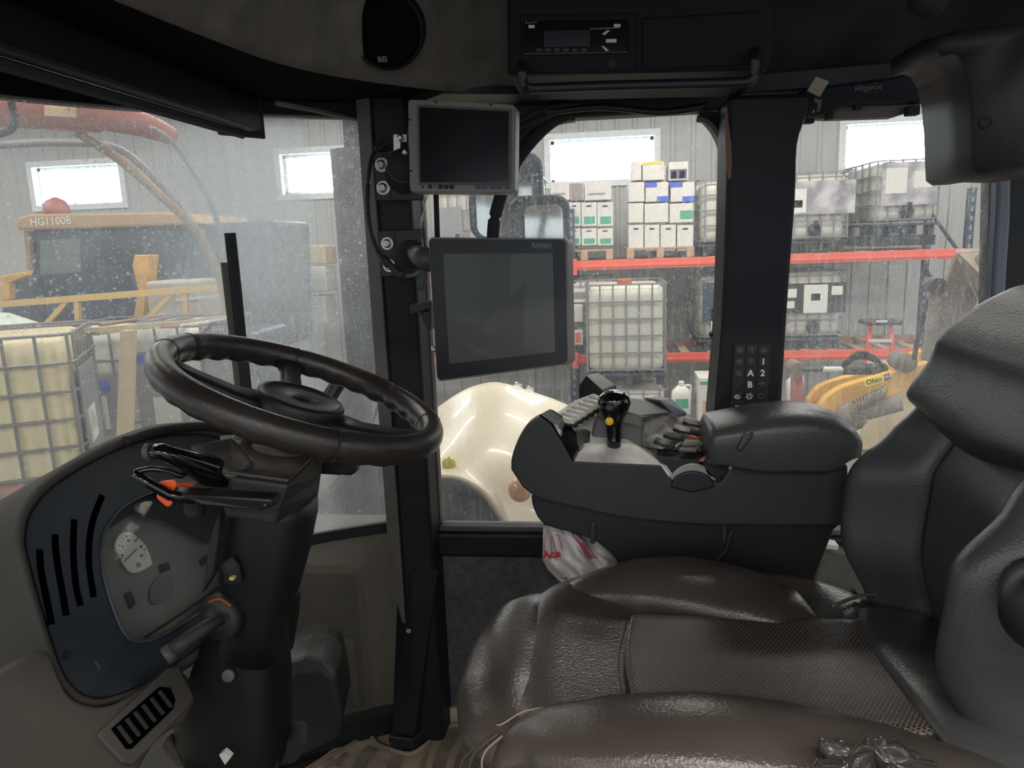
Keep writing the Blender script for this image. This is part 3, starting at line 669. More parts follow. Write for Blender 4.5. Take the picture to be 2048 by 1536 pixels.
o4 = mesh('scale_marks', join(*g), M_ink); o4.parent = o; o4.location = o4.location-o.location; o4['kind'] = 'stuff'
# wire mesh guard right of the tanks
t = thing('mesh_guard', P(410, 900, y=5.0), 'dark wire mesh guard beside the white caged tank', 'guard')
a, b = P(398, 648, y=5.0), P(500, 642, y=5.0)
g = []
for i in range(30):
    x = a.x+(b.x-a.x)*i/29; g.append(sweep([(x, 5.0, a.z), (x, 5.0, a.z-.9)], .004, n=4))
for i in range(30): g.append(sweep([(a.x, 5.0, a.z-.03*i), (b.x, 5.0, a.z-.03*i)], .004, n=4))
setp(mesh('wire_mesh', join(*g), M_gplate, t), kind='stuff')
mesh('guard_frame', tube([(a.x, 4.99, a.z-.9), (a.x, 4.99, a.z-.1), (a.x+.1, 4.99, a.z), (b.x, 4.99, a.z)], .016, 6), M_ink, t)
mesh('engine_block', boxb((a.x+.03, 5.1, a.z-.95), (b.x, 5.7, a.z-.08)), M_navy, t, bevel=.05)
# yellow truss boom
t = thing('truss_boom', P(200, 640, y=6.0), 'yellow square-tube truss boom crossing behind the tanks', 'boom')
yA, yB = 6.5, 6.9
def Yt(px): return yA+(yB-yA)*px/455
mesh('top_chord', sweep([P(-80, 615, y=Yt(-80)), P(458, 573, y=Yt(458))], .042, n=4), M_tyel, t)
mesh('bottom_chord', sweep([P(-80, 720, y=Yt(-80)), P(500, 668, y=Yt(500))], .042, n=4), M_tyel, t)
for px in (-10, 154, 370): mesh('upright', sweep([P(px, 606-(px*.078), y=Yt(px)), P(px+6, 640+70-px*.1, y=Yt(px))], .032, n=4), M_tyel, t)
for a, b in ((140, 60), (352, 270)): mesh('diagonal', sweep([P(a, 607-a*.078, y=Yt(a)), P(b, 690-b*.1, y=Yt(b))], .03, n=4), M_tyel, t)
# pale green poly tank dome
t = thing('poly_tank', P(20, 760, y=4.9), 'pale green plastic tank dome behind the yellowed caged tank', 'tank')
c = P(-40, 690, y=5.0)
mesh('dome', lathe(V((c.x, c.y, c.z-.5)), [(.62, 0), (.62, .35), (.55, .5), (.42, .62), (.22, .72), (.02, .75)], 30), M_tank, t, smooth=True)
# dark grapple truck behind
t = thing('parked_truck', P(300, 900, y=8), 'dark cabbed machine with an orange-yellow roof edge parked beyond the tanks', 'truck')
yk = 7.6
slab('cab_body', [(62, 456), (330, 452), (548, 440), (560, 700), (60, 720)], yk, 1.0, M_navy, t, bevel=.05)
slab('roof', [(30, 452), (36, 434), (60, 428), (330, 424), (385, 428), (400, 448), (200, 456), (34, 460)], yk-.1, 1.2, mat('orange yellow roof', (.40, .25, .12), .55), t, bevel=.04)
text('roof_lettering', 'HG1100B', P(101, 443, y=yk-.11), tilt(70, 444, 130, 441, 8), (0, 0, 1), .12, M_white, t)
slab('door_window', [(78, 480), (160, 476), (162, 545), (80, 552)], yk-.01, .03, mat('green tinted cab glass', (.12, .15, .12), .15), t)
slab('corner_post', [(46, 462), (56, 462), (64, 540), (54, 540)], yk-.05, .1, M_tan, t)
slab('boom_foot', [(268, 510), (296, 510), (292, 560), (284, 660), (262, 660), (276, 580), (264, 530)], yk-.3, .2, M_catyel, t)
slab('front_fender', [(0, 560), (46, 545), (62, 560), (62, 660), (0, 660)], yk-.2, .4, M_navy, t, bevel=.05)
slab('yellow_fender_strip', [(0, 552), (50, 544), (52, 552), (18, 566), (18, 600), (0, 602)], yk-.3, .1, M_catyel, t)
mesh('red_beacon', lathe(P(115, 430, y=yk+.5), [(.14, 0), (.14, .08), (.1, .16), (.02, .2)], 18), M_augr, t, smooth=True)
mesh('load', boxb(P(300, 650, y=yk-.5), P(470, 552, y=yk+.3)), mat('tan load', (.4, .36, .3), .7), t, bevel=.03)
slab('load_strap', [(350, 598), (440, 590), (440, 596), (350, 604)], yk-.52, .01, M_paper, t)
# stacked pale goods seen right of the wiper
for i, (y0, y1, lb) in enumerate(((490, 530, 'small pale bin high beside the exhaust stack'), (532, 585, 'pale carton beside the exhaust stack, upper'), (592, 650, 'pale carton beside the exhaust stack, lower'))):
    a, b = P(608, y1, y=9.0), P(650, y0, y=9.0)
    setp(mesh('carton', boxb(a, (b.x, 9.4, b.z)), M_carton if i else M_lumber, bevel=.02), lb, 'box', 'pale goods beside the exhaust stack')
# red auger with its long hoses high on the left
t = thing('grain_auger', P(100, 300, y=5), 'faded red auger tube with hanging tan hoses, upper left', 'auger')
pts = [P(-120, 200, y=4.2), P(0, 212, y=4.6), P(150, 222, y=5.1), P(280, 248, y=5.5), P(350, 275, y=5.7)]
mesh('tube', sweep(crv(pts, 5), [.13*(1-.5*(i/20)**2) for i in range(21)], n=14), M_augr, t, smooth=True)
slab('decal', [(88, 210), (152, 216), (152, 236), (88, 232)], 4.72, .01, M_lumber, t)
mesh('lower_beam', sweep([P(-120, 236, y=4.3), P(200, 258, y=5.3)], .035, n=4), M_augr, t)
hs = [([(150, 262), (240, 320), (330, 400), (400, 470), (440, 560), (455, 640)], .035, M_tan), ([(300, 255), (345, 285), (390, 350), (430, 430), (450, 520), (462, 620)], .02, M_gplate), ([(0, 290), (120, 285), (240, 300), (340, 390), (400, 470)], .03, M_gplate)]
for pp, r, mt in hs: mesh('hose', tube([P(a, b, y=5.2+.2*i) for i, (a, b) in enumerate(pp)], r, 8, k=5), mt, t, smooth=True)
o = mesh('hanging_hook', tube([P(22, 205, y=3.6), P(30, 240, y=3.6), P(18, 262, y=3.6), P(-10, 270, y=3.6)], .018, 8, k=4), M_ink); setp(o, 'black curved hook at the upper left edge of the windscreen', 'hook')
# ================================================================== the cab
# plan curve of the windscreen, front right corner post to the left
WS = crv([V(p+(0,)) for p in ((-.455, 1.545), (-.60, 1.475), (-.76, 1.37), (-.92, 1.20), (-1.02, 1.0), (-1.08, .75), (-1.10, .4), (-1.10, -.1))], 6)
def wsheet(name, z0, z1, th, mt, off=0, label=None, i0=0, i1=None, **k):
    pts = WS[i0:i1]; rings = []
    for i, p in enumerate(pts):
        t = (WS[min(i0+i+1, len(WS)-1)]-WS[max(i0+i-1, 0)]).normalized(); n = V((-t.y, t.x, 0))
        if n.x > 0: n = -n
        a, b = p+n*off, p+n*(off+th)
        rings.append([V((a.x, a.y, z0)), V((b.x, b.y, z0)), V((b.x, b.y, z1)), V((a.x, a.y, z1))])
    o = mesh(name, loft(rings), mt, smooth=False, **k)
    return setp(o, label, kind='structure')
wsheet('window_1', .50, 1.41, .004, G_wind, label='dusty curved windscreen glass')
wsheet('window_2', .05, .485, .004, dirty_glass('grimy lower glass', .45, .2, .12, 1, streak=True, film=(.12, .11, .09), tcol=(.07, .065, .05)), i1=12, label='grimy lower corner glass beside the pedals')
wsheet('trim_1', .485, .508, .02, M_rubber, off=-.008, i1=12, label='black rubber bar between upper and lower corner glass')
wsheet('trim_2', 1.375, 1.60, .05, M_pillar, off=-.02, label='black header band above the windscreen')
wsheet('trim_3', 0.0, .055, .04, M_black, off=-.03, i1=16, label='black kick rail at the foot of the corner glass')
# floor slab and mat
o = mesh('floor_panel', boxb((-1.05, .0, -.06), (1.1, 1.6, -.012)), M_rubber); setp(o, 'black cab floor', kind='structure'); o.name = 'floor_cab'
t = thing('floor_mat', (-.1, 1.2, -.012), 'tan dusty ribbed rubber floor mat', 'floor mat')
mp_ = [P(a, b, z=0) for a, b in ((600, 1540), (640, 1515), (684, 1482), (740, 1458), (782, 1448), (778, 1482), (818, 1492), (826, 1488), (890, 1440), (1010, 1442), (1120, 1442), (1120, 1640), (560, 1640))]
mesh('base', prism([V((p.x, p.y, -.012)) for p in mp_], (0, 0, .012)), M_mat, t, bevel=.004)
lip = [P(a, b, z=.001) for a, b in ((612, 1545), (645, 1522), (690, 1496), (726, 1474), (744, 1474), (756, 1488), (790, 1502), (815, 1508), (835, 1502), (860, 1482), (886, 1458), (905, 1450), (940, 1450), (1010, 1455))]
mesh('raised_lip', tube(lip, .006, 6, k=3), M_matd, t, smooth=True)
for a, b, c, w_ in (((885, 1458), (858, 1490), (838, 1560), .0), ((918, 1462), (888, 1500), (872, 1560), 1), ((960, 1466), (925, 1500), (905, 1560), 0), ((990, 1468), (955, 1505), (935, 1560), 1), ((1010, 1495), (985, 1520), (970, 1570), 0),
                  ((745, 1498), (725, 1520), (710, 1560), 1), ((692, 1508), (680, 1522), (672, 1535), 0), ((795, 1515), (788, 1530), (780, 1560), 1), ((665, 1520), (655, 1530), (645, 1545), 0)):
    mesh('rib', sweep(crv([P(*q, z=.001) for q in (a, b, c)], 4), .02 if w_ else .008, .0045, n=4, e=2), M_matd, t)
up = [P(a, b, z=.035) for a, b in ((872, 1452), (898, 1421), (940, 1417), (1020, 1420), (1100, 1422))]
mesh('mat_wall', loft([[V((p.x, p.y, 0)), V((p.x, p.y, .04)), V((p.x, p.y+.01, .04)), V((p.x, p.y+.01, 0))] for p in up]), M_mat, t)
# right-hand door: frame, carpeted lower panel, glass
YD = 1.56
dr = bpy.data.objects.new('door_1', None); C.objects.link(dr); ORG['door_1'] = V((0, YD, 0)); dr.location = (0, YD, 0); setp(dr, 'right-hand cab door with a carpeted lower half', kind='structure')
x0 = P(862, 1000, y=YD).x
mesh('carpet_panel', boxb((x0, YD-.01, .0), (.9, YD+.02, .46)), M_carpet, dr)
mesh('sill_rail', boxb((x0-.01, YD-.03, .425), (.9, YD+.02, .482)), M_pillar, dr, bevel=.008)
mesh('sill_top', boxb((x0-.01, YD-.02, .482), (.9, YD+.02, .494)), M_mgrey, dr, bevel=.003)
mesh('front_stile', boxb((x0-.01, YD-.02, .44), (P(884, 1030, y=YD).x, YD+.02, 1.4)), M_black, dr, bevel=.004)
zt = P(1200, 236, y=YD).z
mesh('top_rail', boxb((x0, YD-.02, zt), (.9, YD+.03, zt+.06)), M_black, dr, bevel=.004)
# rounded upper corners of the opening
def corner(pts, nm, mt, y=YD-.022, dep=.03): return mesh(nm, prism(PY(pts, y), (0, dep, 0)), mt, dr)
corner([(1030, 225), (1150, 225)]+crv2([(1150, 240), (1095, 252), (1062, 285), (1044, 320), (1036, 360)], 4)+[(1020, 360)], 'corner_fillet', M_black)
corner(crv2([(1398, 232), (1425, 262), (1442, 300), (1450, 345)], 4)+[(1462, 345), (1462, 225), (1398, 222)], 'corner_fillet', M_black)
mesh('corner_seal', sweep([p for p in crv(PY([(1394, 238), (1412, 242), (1432, 262), (1446, 295), (1450, 330)], YD-.04), 5)], .006, .014, n=6, up=V((0, 1, 0))), M_trim, dr, smooth=True)
o = mesh('window_3', boxb((x0, YD+.004, .485), (.235, YD+.008, zt+.02)), G_door); setp(o, 'dusty door glass', kind='structure')
o = mesh('wall_left', join(boxb((-1.12, -.06, -.02), (-.34, -.03, .56)), boxb((.55, -.06, -.02), (1.3, -.03, .6)), boxb((-1.12, -.06, .56), (-1.04, -.0, 1.62)), boxb((.62, -.06, .6), (.70, -.0, 1.62))), M_black); setp(o, 'left side of the cab beside the open door', kind='structure')
# front corner post
pp = [P(758, 520, z=1.12), P(790, 520, z=1.12)]
def vprism(plan, z0, z1): return prism([V((x, y, z0)) for x, y in plan], (0, 0, z1-z0))
xa = P(798, 1000, y=1.47).x; xb = P(862, 1000, y=1.49).x
po = bpy.data.objects.new('trim_4', None); C.objects.link(po); ORG['trim_4'] = V((xa, 1.5, 0)); po.location = ORG['trim_4']; setp(po, 'black front corner post between windscreen and door', kind='structure')
mesh('post', vprism([(xa, 1.46), (xb, 1.475), (xb+.005, 1.56), (xa-.01, 1.56)], 0.0, 1.5), M_pillar, po, bevel=.006)
mesh('grey_edge', vprism([(xa-.034, 1.475), (xa-.001, 1.455), (xa-.001, 1.52), (xa-.03, 1.54)], .30, 1.5), M_trim, po, bevel=.003)
fx = [P(a, b, z=.03) for a, b in ((779, 1476), (826, 1482), (874, 1440))]
mesh('foot', prism([V((fx[0].x, fx[0].y, 0)), V((fx[1].x, fx[1].y, 0)), V((fx[2].x, fx[2].y, 0)), V((fx[2].x, 1.56, 0)), V((fx[0].x, 1.56, 0))], (0, 0, .035)), M_black, po, bevel=.004)
mesh('flare', loft([[V((x, y, z)) for x, y in pl] for z, pl in ((.035, [(fx[0].x+.004, fx[0].y+.01), (fx[1].x, fx[1].y+.012), (fx[2].x, fx[2].y+.01), (fx[0].x, 1.56)]), (.42, [(xa-.012, 1.47), (xa+.02, 1.462), (xb+.008, 1.48), (xa-.01, 1.56)]))]), M_pillar, po)
mesh('chipped_spot', lathe(P(817, 1262, y=1.455), [(.006, 0), (.004, .002)], 8, V((0, -1, 0))), M_thread, po)
# door pillar with key pad
yB = 1.40
g = crv2([(1456, 190), (1453, 380), (1444, 640), (1428, 840)], 3)+[(1424, 1010), (1556, 1010)]+crv2([(1563, 830), (1577, 600), (1592, 400), (1596, 290), (1612, 235), (1622, 185)], 3)
pb = mesh('trim_5', prism(PY(g, yB), (0, .12, 0)), M_pillar, bevel=.008); setp(pb, 'broad black door pillar behind the armrest', kind='structure')
for py in (669, 740):
    o = mesh('door_catch', boxb(P(1422, py+6, y=1.5), P(1440, py-6, y=1.53)), M_ink, pb)
kp = thing('key_pad', P(1500, 828, y=yB), 'black membrane key pad with letters and fan symbols on the door pillar', 'keypad')
def kpx(u, v, off=.006):                            # u,v in 0..1 across the pad
    a = P(1468+(1540-1468)*u, 688, y=yB-off); b = P(1460+(1532-1460)*u, 826, y=yB-off); return a.lerp(b, v)
g = prism([kpx(-.02, -.02, .0), kpx(1.02, -.02, .0), kpx(1.02, 1.02, .0), kpx(-.02, 1.02, .0)], (0, -.005, 0))
mesh('pad_frame', g, M_ink, kp, bevel=.003)
lab = [['o', 'u', 's'], ['v', 'a', '1'], ['c', 'A', '2'], ['-', 'B', 'w'], ['e', 'f', 'p'], ['z', 'f', 'd']]
kr = (kpx(1, .5)-kpx(0, .5)).normalized(); ku = (kpx(.5, 0)-kpx(.5, 1)).normalized(); kn = V((0, -1, 0))
for r_ in range(6):
    for c_ in range(3):
        o = kpx((c_+.5)/3, (r_+.5)/6, .0055); s_ = .0085
        key = mesh('key', prism(on(o, kr, ku, rrect(.0185, .0175, .003, 3)), (0, -.0025, 0)), M_black, kp)
        l = lab[r_][c_]; q = o+V((0, -.0029, 0)); mt = M_white if l in 'AB12fezd' else M_dimprint
        if l in 'AB12': text('letter', l, q, kr, ku, .0165, mt, key, bold=.0003)
        else:
            gs = []
            if l == 'f':
                for k in range(6):
                    a = k*PI/3; gs.append(prism([q+kr*(.0015*math.cos(a))+ku*(.0015*math.sin(a)), q+kr*(.0062*math.cos(a))+ku*(.0062*math.sin(a)), q+kr*(.006*math.cos(a+.55))+ku*(.006*math.sin(a+.55))], (0, -.0004, 0)))
            elif l in 'ez':
                gs.append(sweep([q+kr*(.005*math.cos(t_))+ku*(.0035*math.sin(t_)-.001) for t_ in [2*PI*i/12 for i in range(12)]], .0007, n=4, closed=True, up=kn))
                gs.append(sweep([q+kr*-.003+ku*(.0035 if l == 'z' else -.002), q+kr*.004+ku*.004, q+kr*-.001+ku*-.001, q+kr*.004+ku*-.003], .0008, n=4, up=kn))
            elif l == 'd': gs += [lathe(q+kr*x+ku*y, [(.0015, 0), (.0015, .0005)], 8, kn) for x, y in ((-.005, -.002), (0, .001), (.005, -.002))]
            elif l == 'p': gs.append(sweep([q+kr*x*.0055+ku*y*.0045 for x, y in ((-1, 1), (1, 1), (1, -.4), (.4, -.4), (0, -1), (-.4, -.4), (-1, -.4))], .0005, n=4, closed=True, up=kn))
            elif l in 'uaw': gs += [sweep([q+kr*-.005+ku*.001, q+kr*-.002+ku*.004, q+kr*.002+ku*.004, q+kr*.005+ku*.001], .0008, n=4, up=kn), sweep([q+ku*.003, q+ku*-.004], .0007, n=4, up=kn)]
            elif l == '-': continue
            else: gs.append(sweep([q+kr*(.0045*math.cos(t_))+ku*(.0035*math.sin(t_)) for t_ in [2*PI*i/12 for i in range(12)]], .0006, n=4, closed=True, up=kn)); gs.append(sweep([q+ku*.003, q+ku*-.003], .0008, n=4, up=kn))
            mesh('symbol', join(*gs), mt, key)
o = mesh('strap', loft([[P(a+dx, b, y=yB-.015+dy) for dx, dy in ((-w_, 0), (w_, 0), (w_, .004), (-w_, .004))] for a, b, w_ in ((1452, 216, 2), (1453, 240, 3), (1457, 290, 6), (1458, 330, 6), (1459, 358, 3))]), mat('faded red webbing', (.2, .1, .08), .8)); setp(o, 'short faded red strap hanging on the door pillar', 'strap')
# side window behind the pillar, and rear posts
YS = 1.60
zS = P(1750, 190, y=YS).z
o = mesh('window_4', boxb((.36, YS, .2), (.80, YS+.004, zS+.05)), G_side); o.name = 'window_side'; setp(o, 'dusty rear side glass behind the seat', kind='structure')
o = mesh('trim_6', prism(PY([(1992, 100), (1990, 360), (1985, 560), (1978, 900), (1975, 1500), (2120, 1500), (2120, 100)], YS-.02), (0, .06, 0)), M_pillar, bevel=.006); setp(o, 'black rear post at the right edge', kind='structure')
o = mesh('trim_7', prism(PY([(1997, 340), (2024, 340), (2022, 440), (2014, 560), (2006, 700), (1980, 700), (1986, 560), (1994, 430)], YS-.05), (0, .03, 0)), mat('blue grey seal strip', (.10, .12, .15), .4), bevel=.006); setp(o, 'blue-grey strip on the rear post', kind='structure')
# rear side shelf seen between console and seat back
t = thing('rear_side_panel', (.6, 1.5, 0), 'dusty grey rear side moulding seen between console and seat back', 'panel')
mesh('panel', prism(PY([(1612, 1240), (1640, 1092), (1700, 1108), (1760, 1150), (1800, 1290), (1640, 1300)], 1.5), (0, .05, 0)), mat('dusty grey moulding', (.10, .093, .08), .7, var=.3, vs=20), t, bevel=.006)
mesh('pale_edge', prism(PY([(1650, 1088), (1678, 1092), (1676, 1100), (1652, 1098)], 1.49), (0, .03, 0)), M_dustl, t)
mesh('ledge', prism([P(1620, 1205, y=1.44), P(1690, 1212, y=1.44), P(1700, 1200, y=1.5), P(1625, 1190, y=1.5)], (0, 0, -.02)), M_dust, t)
# ------------------------------------------------------------------ headliner and roof
hb = [P(a, b, z=1.385) for a, b in ((1960, 168), (1800, 172), (1545, 184), (1380, 184), (1200, 186), (1040, 188), (940, 187), (850, 178), (700, 158), (560, 128), (420, 78), (215, -4), (100, -50))]
hb = [V((1.35, 1.15, 1.385)), V((1.0, 1.38, 1.385))]+hb
hb = crv(hb, 3)
hl = bpy.data.objects.new('ceiling_cab', None); C.objects.link(hl); ORG['ceiling_cab'] = V((0, 0, 0)); setp(hl, 'grey napped headliner curving round the cab roof', kind='structure')
cen = V((.2, .5, 0))
def inw(p, k, z): q = V((p.x, p.y, 0)); q = q+(cen-q).normalized()*k; return V((q.x, q.y, z))
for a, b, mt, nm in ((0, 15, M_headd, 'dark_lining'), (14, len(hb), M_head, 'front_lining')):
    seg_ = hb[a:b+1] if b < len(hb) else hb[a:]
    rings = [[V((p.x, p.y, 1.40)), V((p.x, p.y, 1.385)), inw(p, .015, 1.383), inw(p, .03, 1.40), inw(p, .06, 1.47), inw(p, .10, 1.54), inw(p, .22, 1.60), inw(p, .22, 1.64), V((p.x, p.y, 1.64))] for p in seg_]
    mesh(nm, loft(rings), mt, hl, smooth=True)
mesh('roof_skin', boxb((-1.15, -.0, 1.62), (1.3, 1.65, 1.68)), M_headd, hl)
mesh('side_band', prism([V((hb[14].x, hb[14].y, 1.38)), V((hb[26].x, hb[26].y, 1.38)), V((-.44, 1.56, 1.38)), V((.9, 1.60, 1.38)), V((.9, 1.45, 1.38))], (0, 0, .03)), M_black, hl)
# filler between header lining and the windscreen header
rings = []
for i in range(26, len(hb)):
    p = hb[i]; f_ = (i-26)/(len(hb)-27); q = WS[int(f_*(len(WS)-8))]
    rings.append([V((p.x, p.y, 1.392)), V((p.x, p.y, 1.41)), V((q.x, q.y, 1.43)), V((q.x, q.y, 1.40))])
mesh('black_soffit', loft(rings), mat('matt black felt', (.004, .004, .005), 1, spec=.05), hl)
# sunblind housing
t = thing('sun_blind', (-.62, .9, 1.33), 'long black roller blind housing above the windscreen', 'blind')
a, b = P(0, 97, z=1.335), P(520, 262, z=1.335)
d_ = (b-a).normalized(); a = a-d_*.5; nn = V((-d_.y, d_.x, 0)); nn = nn if nn.x < 0 else -nn
mesh('housing', prism([a+nn*.0, a+nn*.0+V((0, 0, .055)), a+nn*.03+V((0, 0, .075)), a+nn*.09+V((0, 0, .075)), a+nn*.09+V((0, 0, .02)), a+nn*.02], (b+d_*.012-a)), M_pillar, t, bevel=.006)
mesh('upper_rail', prism([a+nn*.02+V((0, 0, .06)), a+nn*.02+V((0, 0, .085)), a+nn*.1+V((0, 0, .085)), a+nn*.1+V((0, 0, .06))], (b+d_*.02-a)), M_black, t, bevel=.004)
mesh('pull_rail', sweep([a+nn*.03+V((0, 0, -.006)), b-d_*.01+nn*.03+V((0, 0, -.006))], .008, n=6), M_ink, t)
mesh('end_cap', prism([b+d_*.012+nn*.0+V((0, 0, -.012)), b+d_*.012+V((0, 0, .06)), b+d_*.012+nn*.09+V((0, 0, .08)), b+d_*.012+nn*.09+V((0, 0, 0))], d_*.012), M_ink, t, bevel=.003)
o = mesh('blind_rod', sweep([P(552, 206, z=1.37), P(640, 222, z=1.37), P(748, 246, z=1.37)], .005, n=6), M_trim, smooth=True); setp(o, 'thin grey rod under the header near the corner post', 'rod')
# speaker
o_ = P(772, 60, y=1.205); sn = V((.05, -1, -.42)).normalized(); sa, sb = frame(sn, V((0, 0, 1)))
R_ = 72.0*o_.y/FPX
t = thing('roof_speaker', o_, 'round black speaker in the headliner', 'speaker')
mesh('rim', lathe(o_-sn*.03, [(R_, 0), (R_*1.02, .02), (R_*1.0, .034), (R_*.93, .036), (R_*.93, .03)], 40, sn), M_deep, t, smooth=True)
mesh('grille', lathe(o_, [(R_*.95, -.004), (R_*.93, .002), (R_*.7, .0045), (R_*.3, .006), (.001, .006)], 40, sn), mat('black grille cloth', (.003, .003, .004), .95, spec=.1), t, smooth=True)
text('lettering', 'REI', P(765, 119, y=1.178), (1, 0, .0), (0, -.42, 1), .011, M_dimprint, t, bold=.0004)
o = mesh('latch_knob', lathe(P(1852, 0, y=1.25), [(.026, 0), (.024, .02), (.01, .03)], 18, V((0, -1, -.4))), M_ink, smooth=True); setp(o, 'black round knob on the headliner above the rear window', 'knob')
# radio console
yc = 1.20
t = thing('radio_console', P(1280, 145, y=yc), 'black overhead console with radio and blank bay', 'console')
fr = PY([(1013, -60), (1015, 150), (1240, 146), (1536, 139), (1546, 110), (1549, -60)], yc)
mesh('fascia', prism(fr, (0, .22, 0)), mat('dark console plastic', (.003, .005, .007), .6, spec=.25), t, bevel=.006)
def cpl(nm, pts, dep, mt, y=yc, par=t, **k): return mesh(nm, prism(PY(pts, y-dep), (0, dep, 0)), mt, par, **k)
cpl('bay_surround', [(1040, 30), (1272, 26), (1272, 142), (1040, 144)], .004, M_deep, bevel=.002)
rd = cpl('radio', [(1046, 42), (1256, 38), (1258, 106), (1046, 110)], .008, M_blackgloss, bevel=.002)
cpl('display', [(1088, 62), (1180, 60), (1180, 92), (1088, 94)], .0085, M_screen, par=rd)
for pts in ([(1057, 50), (1069, 50), (1069, 56), (1057, 56)], [(1228, 48), (1241, 48), (1241, 54), (1228, 54)], [(1204, 68), (1215, 60), (1220, 61), (1209, 70)], [(1212, 78), (1233, 78), (1233, 85), (1212, 85)], [(1203, 92), (1207, 92), (1218, 101), (1212, 102)]):
    cpl('lit_mark', pts, .009, M_paper, par=rd)
cpl('painted_sheen', [(1180, 57), (1240, 54), (1240, 56), (1180, 59)], .0088, M_dimprint, par=rd)  # sheen on the radio front painted as a pale strip
for i in range(6): cpl('preset_key', [(1072+i*18, 97), (1084+i*18, 97), (1084+i*18, 103), (1072+i*18, 103)], .0095, M_black, par=rd)
for i, c in enumerate('123456'): text('digit', c, P(1078+i*18, 100, y=yc-.0099), (1, 0, 0), (0, 0, 1), .0045, M_dimprint, rd)
for px, py in ((1217, 83), ): pass
text('lettering', 'Bluetooth', P(1062, 45, y=yc-.0088), (1, 0, 0), (0, 0, 1), .0045, M_dimprint, rd)
mesh('jack_cover', lathe(P(1224, 127, y=yc-.004), [(.008, 0), (.008, .003), (.006, .004)], 16, V((0, -1, 0))), M_rubber, t)
cpl('blank_bay', [(1284, 36), (1512, 22), (1526, 30), (1524, 128), (1296, 138), (1284, 132)], .004, M_deep, bevel=.003)
cpl('card_ledge', [(1215, 156), (1322, 153), (1328, 158), (1215, 163)], .0, M_mgrey, y=yc+.03) if 0 else None
mesh('card_ledge', prism(PY([(1215, 156), (1322, 153), (1328, 158), (1215, 163)], yc+.1), (0, .03, 0)), M_mgrey, t)
bar = PY([(1044, 140), (1045, 160), (1050, 172), (1064, 177), (1200, 172), (1400, 167), (1490, 164), (1503, 158), (1508, 146), (1510, 112)], yc-.035)
t2 = thing('grab_bar', P(1280, 175, y=yc-.035), 'black tubular grab bar below the overhead console', 'handle')
mesh('bar', tube([P(1044, 130, y=yc)]+bar+[P(1510, 104, y=yc)], .0075, 10, k=3), M_black, t2, smooth=True)
# slingshot field hub under the roof edge
ys = 1.47
t = thing('receiver_box', P(1750, 225, y=ys), 'dark slim receiver box with pale lettering under the roof edge', 'receiver')
mesh('body', prism(PY([(1600, 180), (1640, 172), (1780, 155), (1925, 118), (1940, 170), (1858, 186), (1862, 202), (1700, 208), (1640, 232), (1606, 234)], ys), (0, .06, 0)), mat('dark blue grey plastic', (.008, .011, .016), .6, spec=.3), t, bevel=.006)
mesh('underside', prism(PY([(1604, 236), (1660, 220), (1700, 209), (1842, 206), (1838, 218), (1786, 234), (1660, 238)], ys+.03), (0, .03, 0)), M_trim, t, bevel=.002)
mesh('edge_plate', prism(PY([(1856, 188), (1932, 174), (1934, 180), (1858, 197)], ys+.03), (0, .02, 0)), M_trim, t)
for px, py, w_ in ((1617, 238, 13), (1658, 230, 6), (1715, 210, 7), (1824, 222, 15)): mesh('clip', boxb(P(px-w_/2, py+8, y=ys+.01), P(px+w_/2, py-8, y=ys+.03)), M_ink, t)
text('lettering', 'slingshot', P(1736, 175, y=ys-.003), (1, 0, .0), (0, 0, 1), .0135, M_dimprint, t, bold=.0001)
text('small_lettering', 'FIELD HUB', P(1738, 184, y=ys-.003), (1, 0, 0), (0, 0, 1), .006, mat('faint print', (.07, .07, .08), .6), t)
text('swoosh', '~', P(1752, 167, y=ys-.003), (1, 0, 0), (0, 0, 1), .012, M_dimprint, t)
t = thing('cream_tag', P(1635, 190, y=1.42), 'square cream tag hanging beside the receiver box', 'tag')
mesh('card', prism(PY([(1632, 152), (1659, 162), (1640, 194), (1614, 181)], 1.41), (0, .006, 0)), mat('cream plastic', (.36, .31, .22), .6), t, bevel=.002)
mesh('holder', prism(PY([(1630, 196), (1644, 200), (1640, 222), (1634, 222), (1636, 206), (1628, 202)], 1.42), (0, .004, 0)), M_trim, t)
mesh('clamp', boxb(P(1600, 235, y=1.45), P(1634, 200, y=1.47)), M_ink, t, bevel=.003)
for px in (1604, 1626): mesh('screw_tip', lathe(P(px, 223, y=1.445), [(.0025, 0), (.002, .004)], 8, V((0, -1, 0))), M_zinc, t)
# sculpted rear corner moulding
yq = 1.12
t = thing('corner_moulding', P(1990, 350, y=yq), 'large smooth black corner moulding with one screw hole, upper right', 'moulding')
out = [(2100, 30), (2000, 40), (1925, 50), (1874, 62), (1873, 84), (1880, 104), (1900, 98), (1918, 103), (1934, 130), (1944, 175), (1949, 240), (1950, 300), (1952, 345), (1966, 355), (2000, 354), (2028, 348), (2100, 350)]
o3 = PY(out, yq)
def shrink(pts, s, dy):
    c = V((0, 0, 0))
    for p in pts: c += p/len(pts)
    return [V((c.x+(p.x-c.x)*s, p.y+dy, c.z+(p.z-c.z)*s)) for p in pts]
mesh('shell', loft([shrink(o3, .90, .0), shrink(o3, .955, .012), shrink(o3, 1, .05), shrink(o3, 1, .16)]), mat('black satin moulding', (.014, .015, .017), .55, bump=.15, bs=500), t, smooth=True, bevel=0)
mesh('screw_hole', lathe(P(1969, 246, y=yq+.0), [(.008, 0), (.008, .004), (.005, .002)], 14, V((0, -1, 0))), M_ink, t)
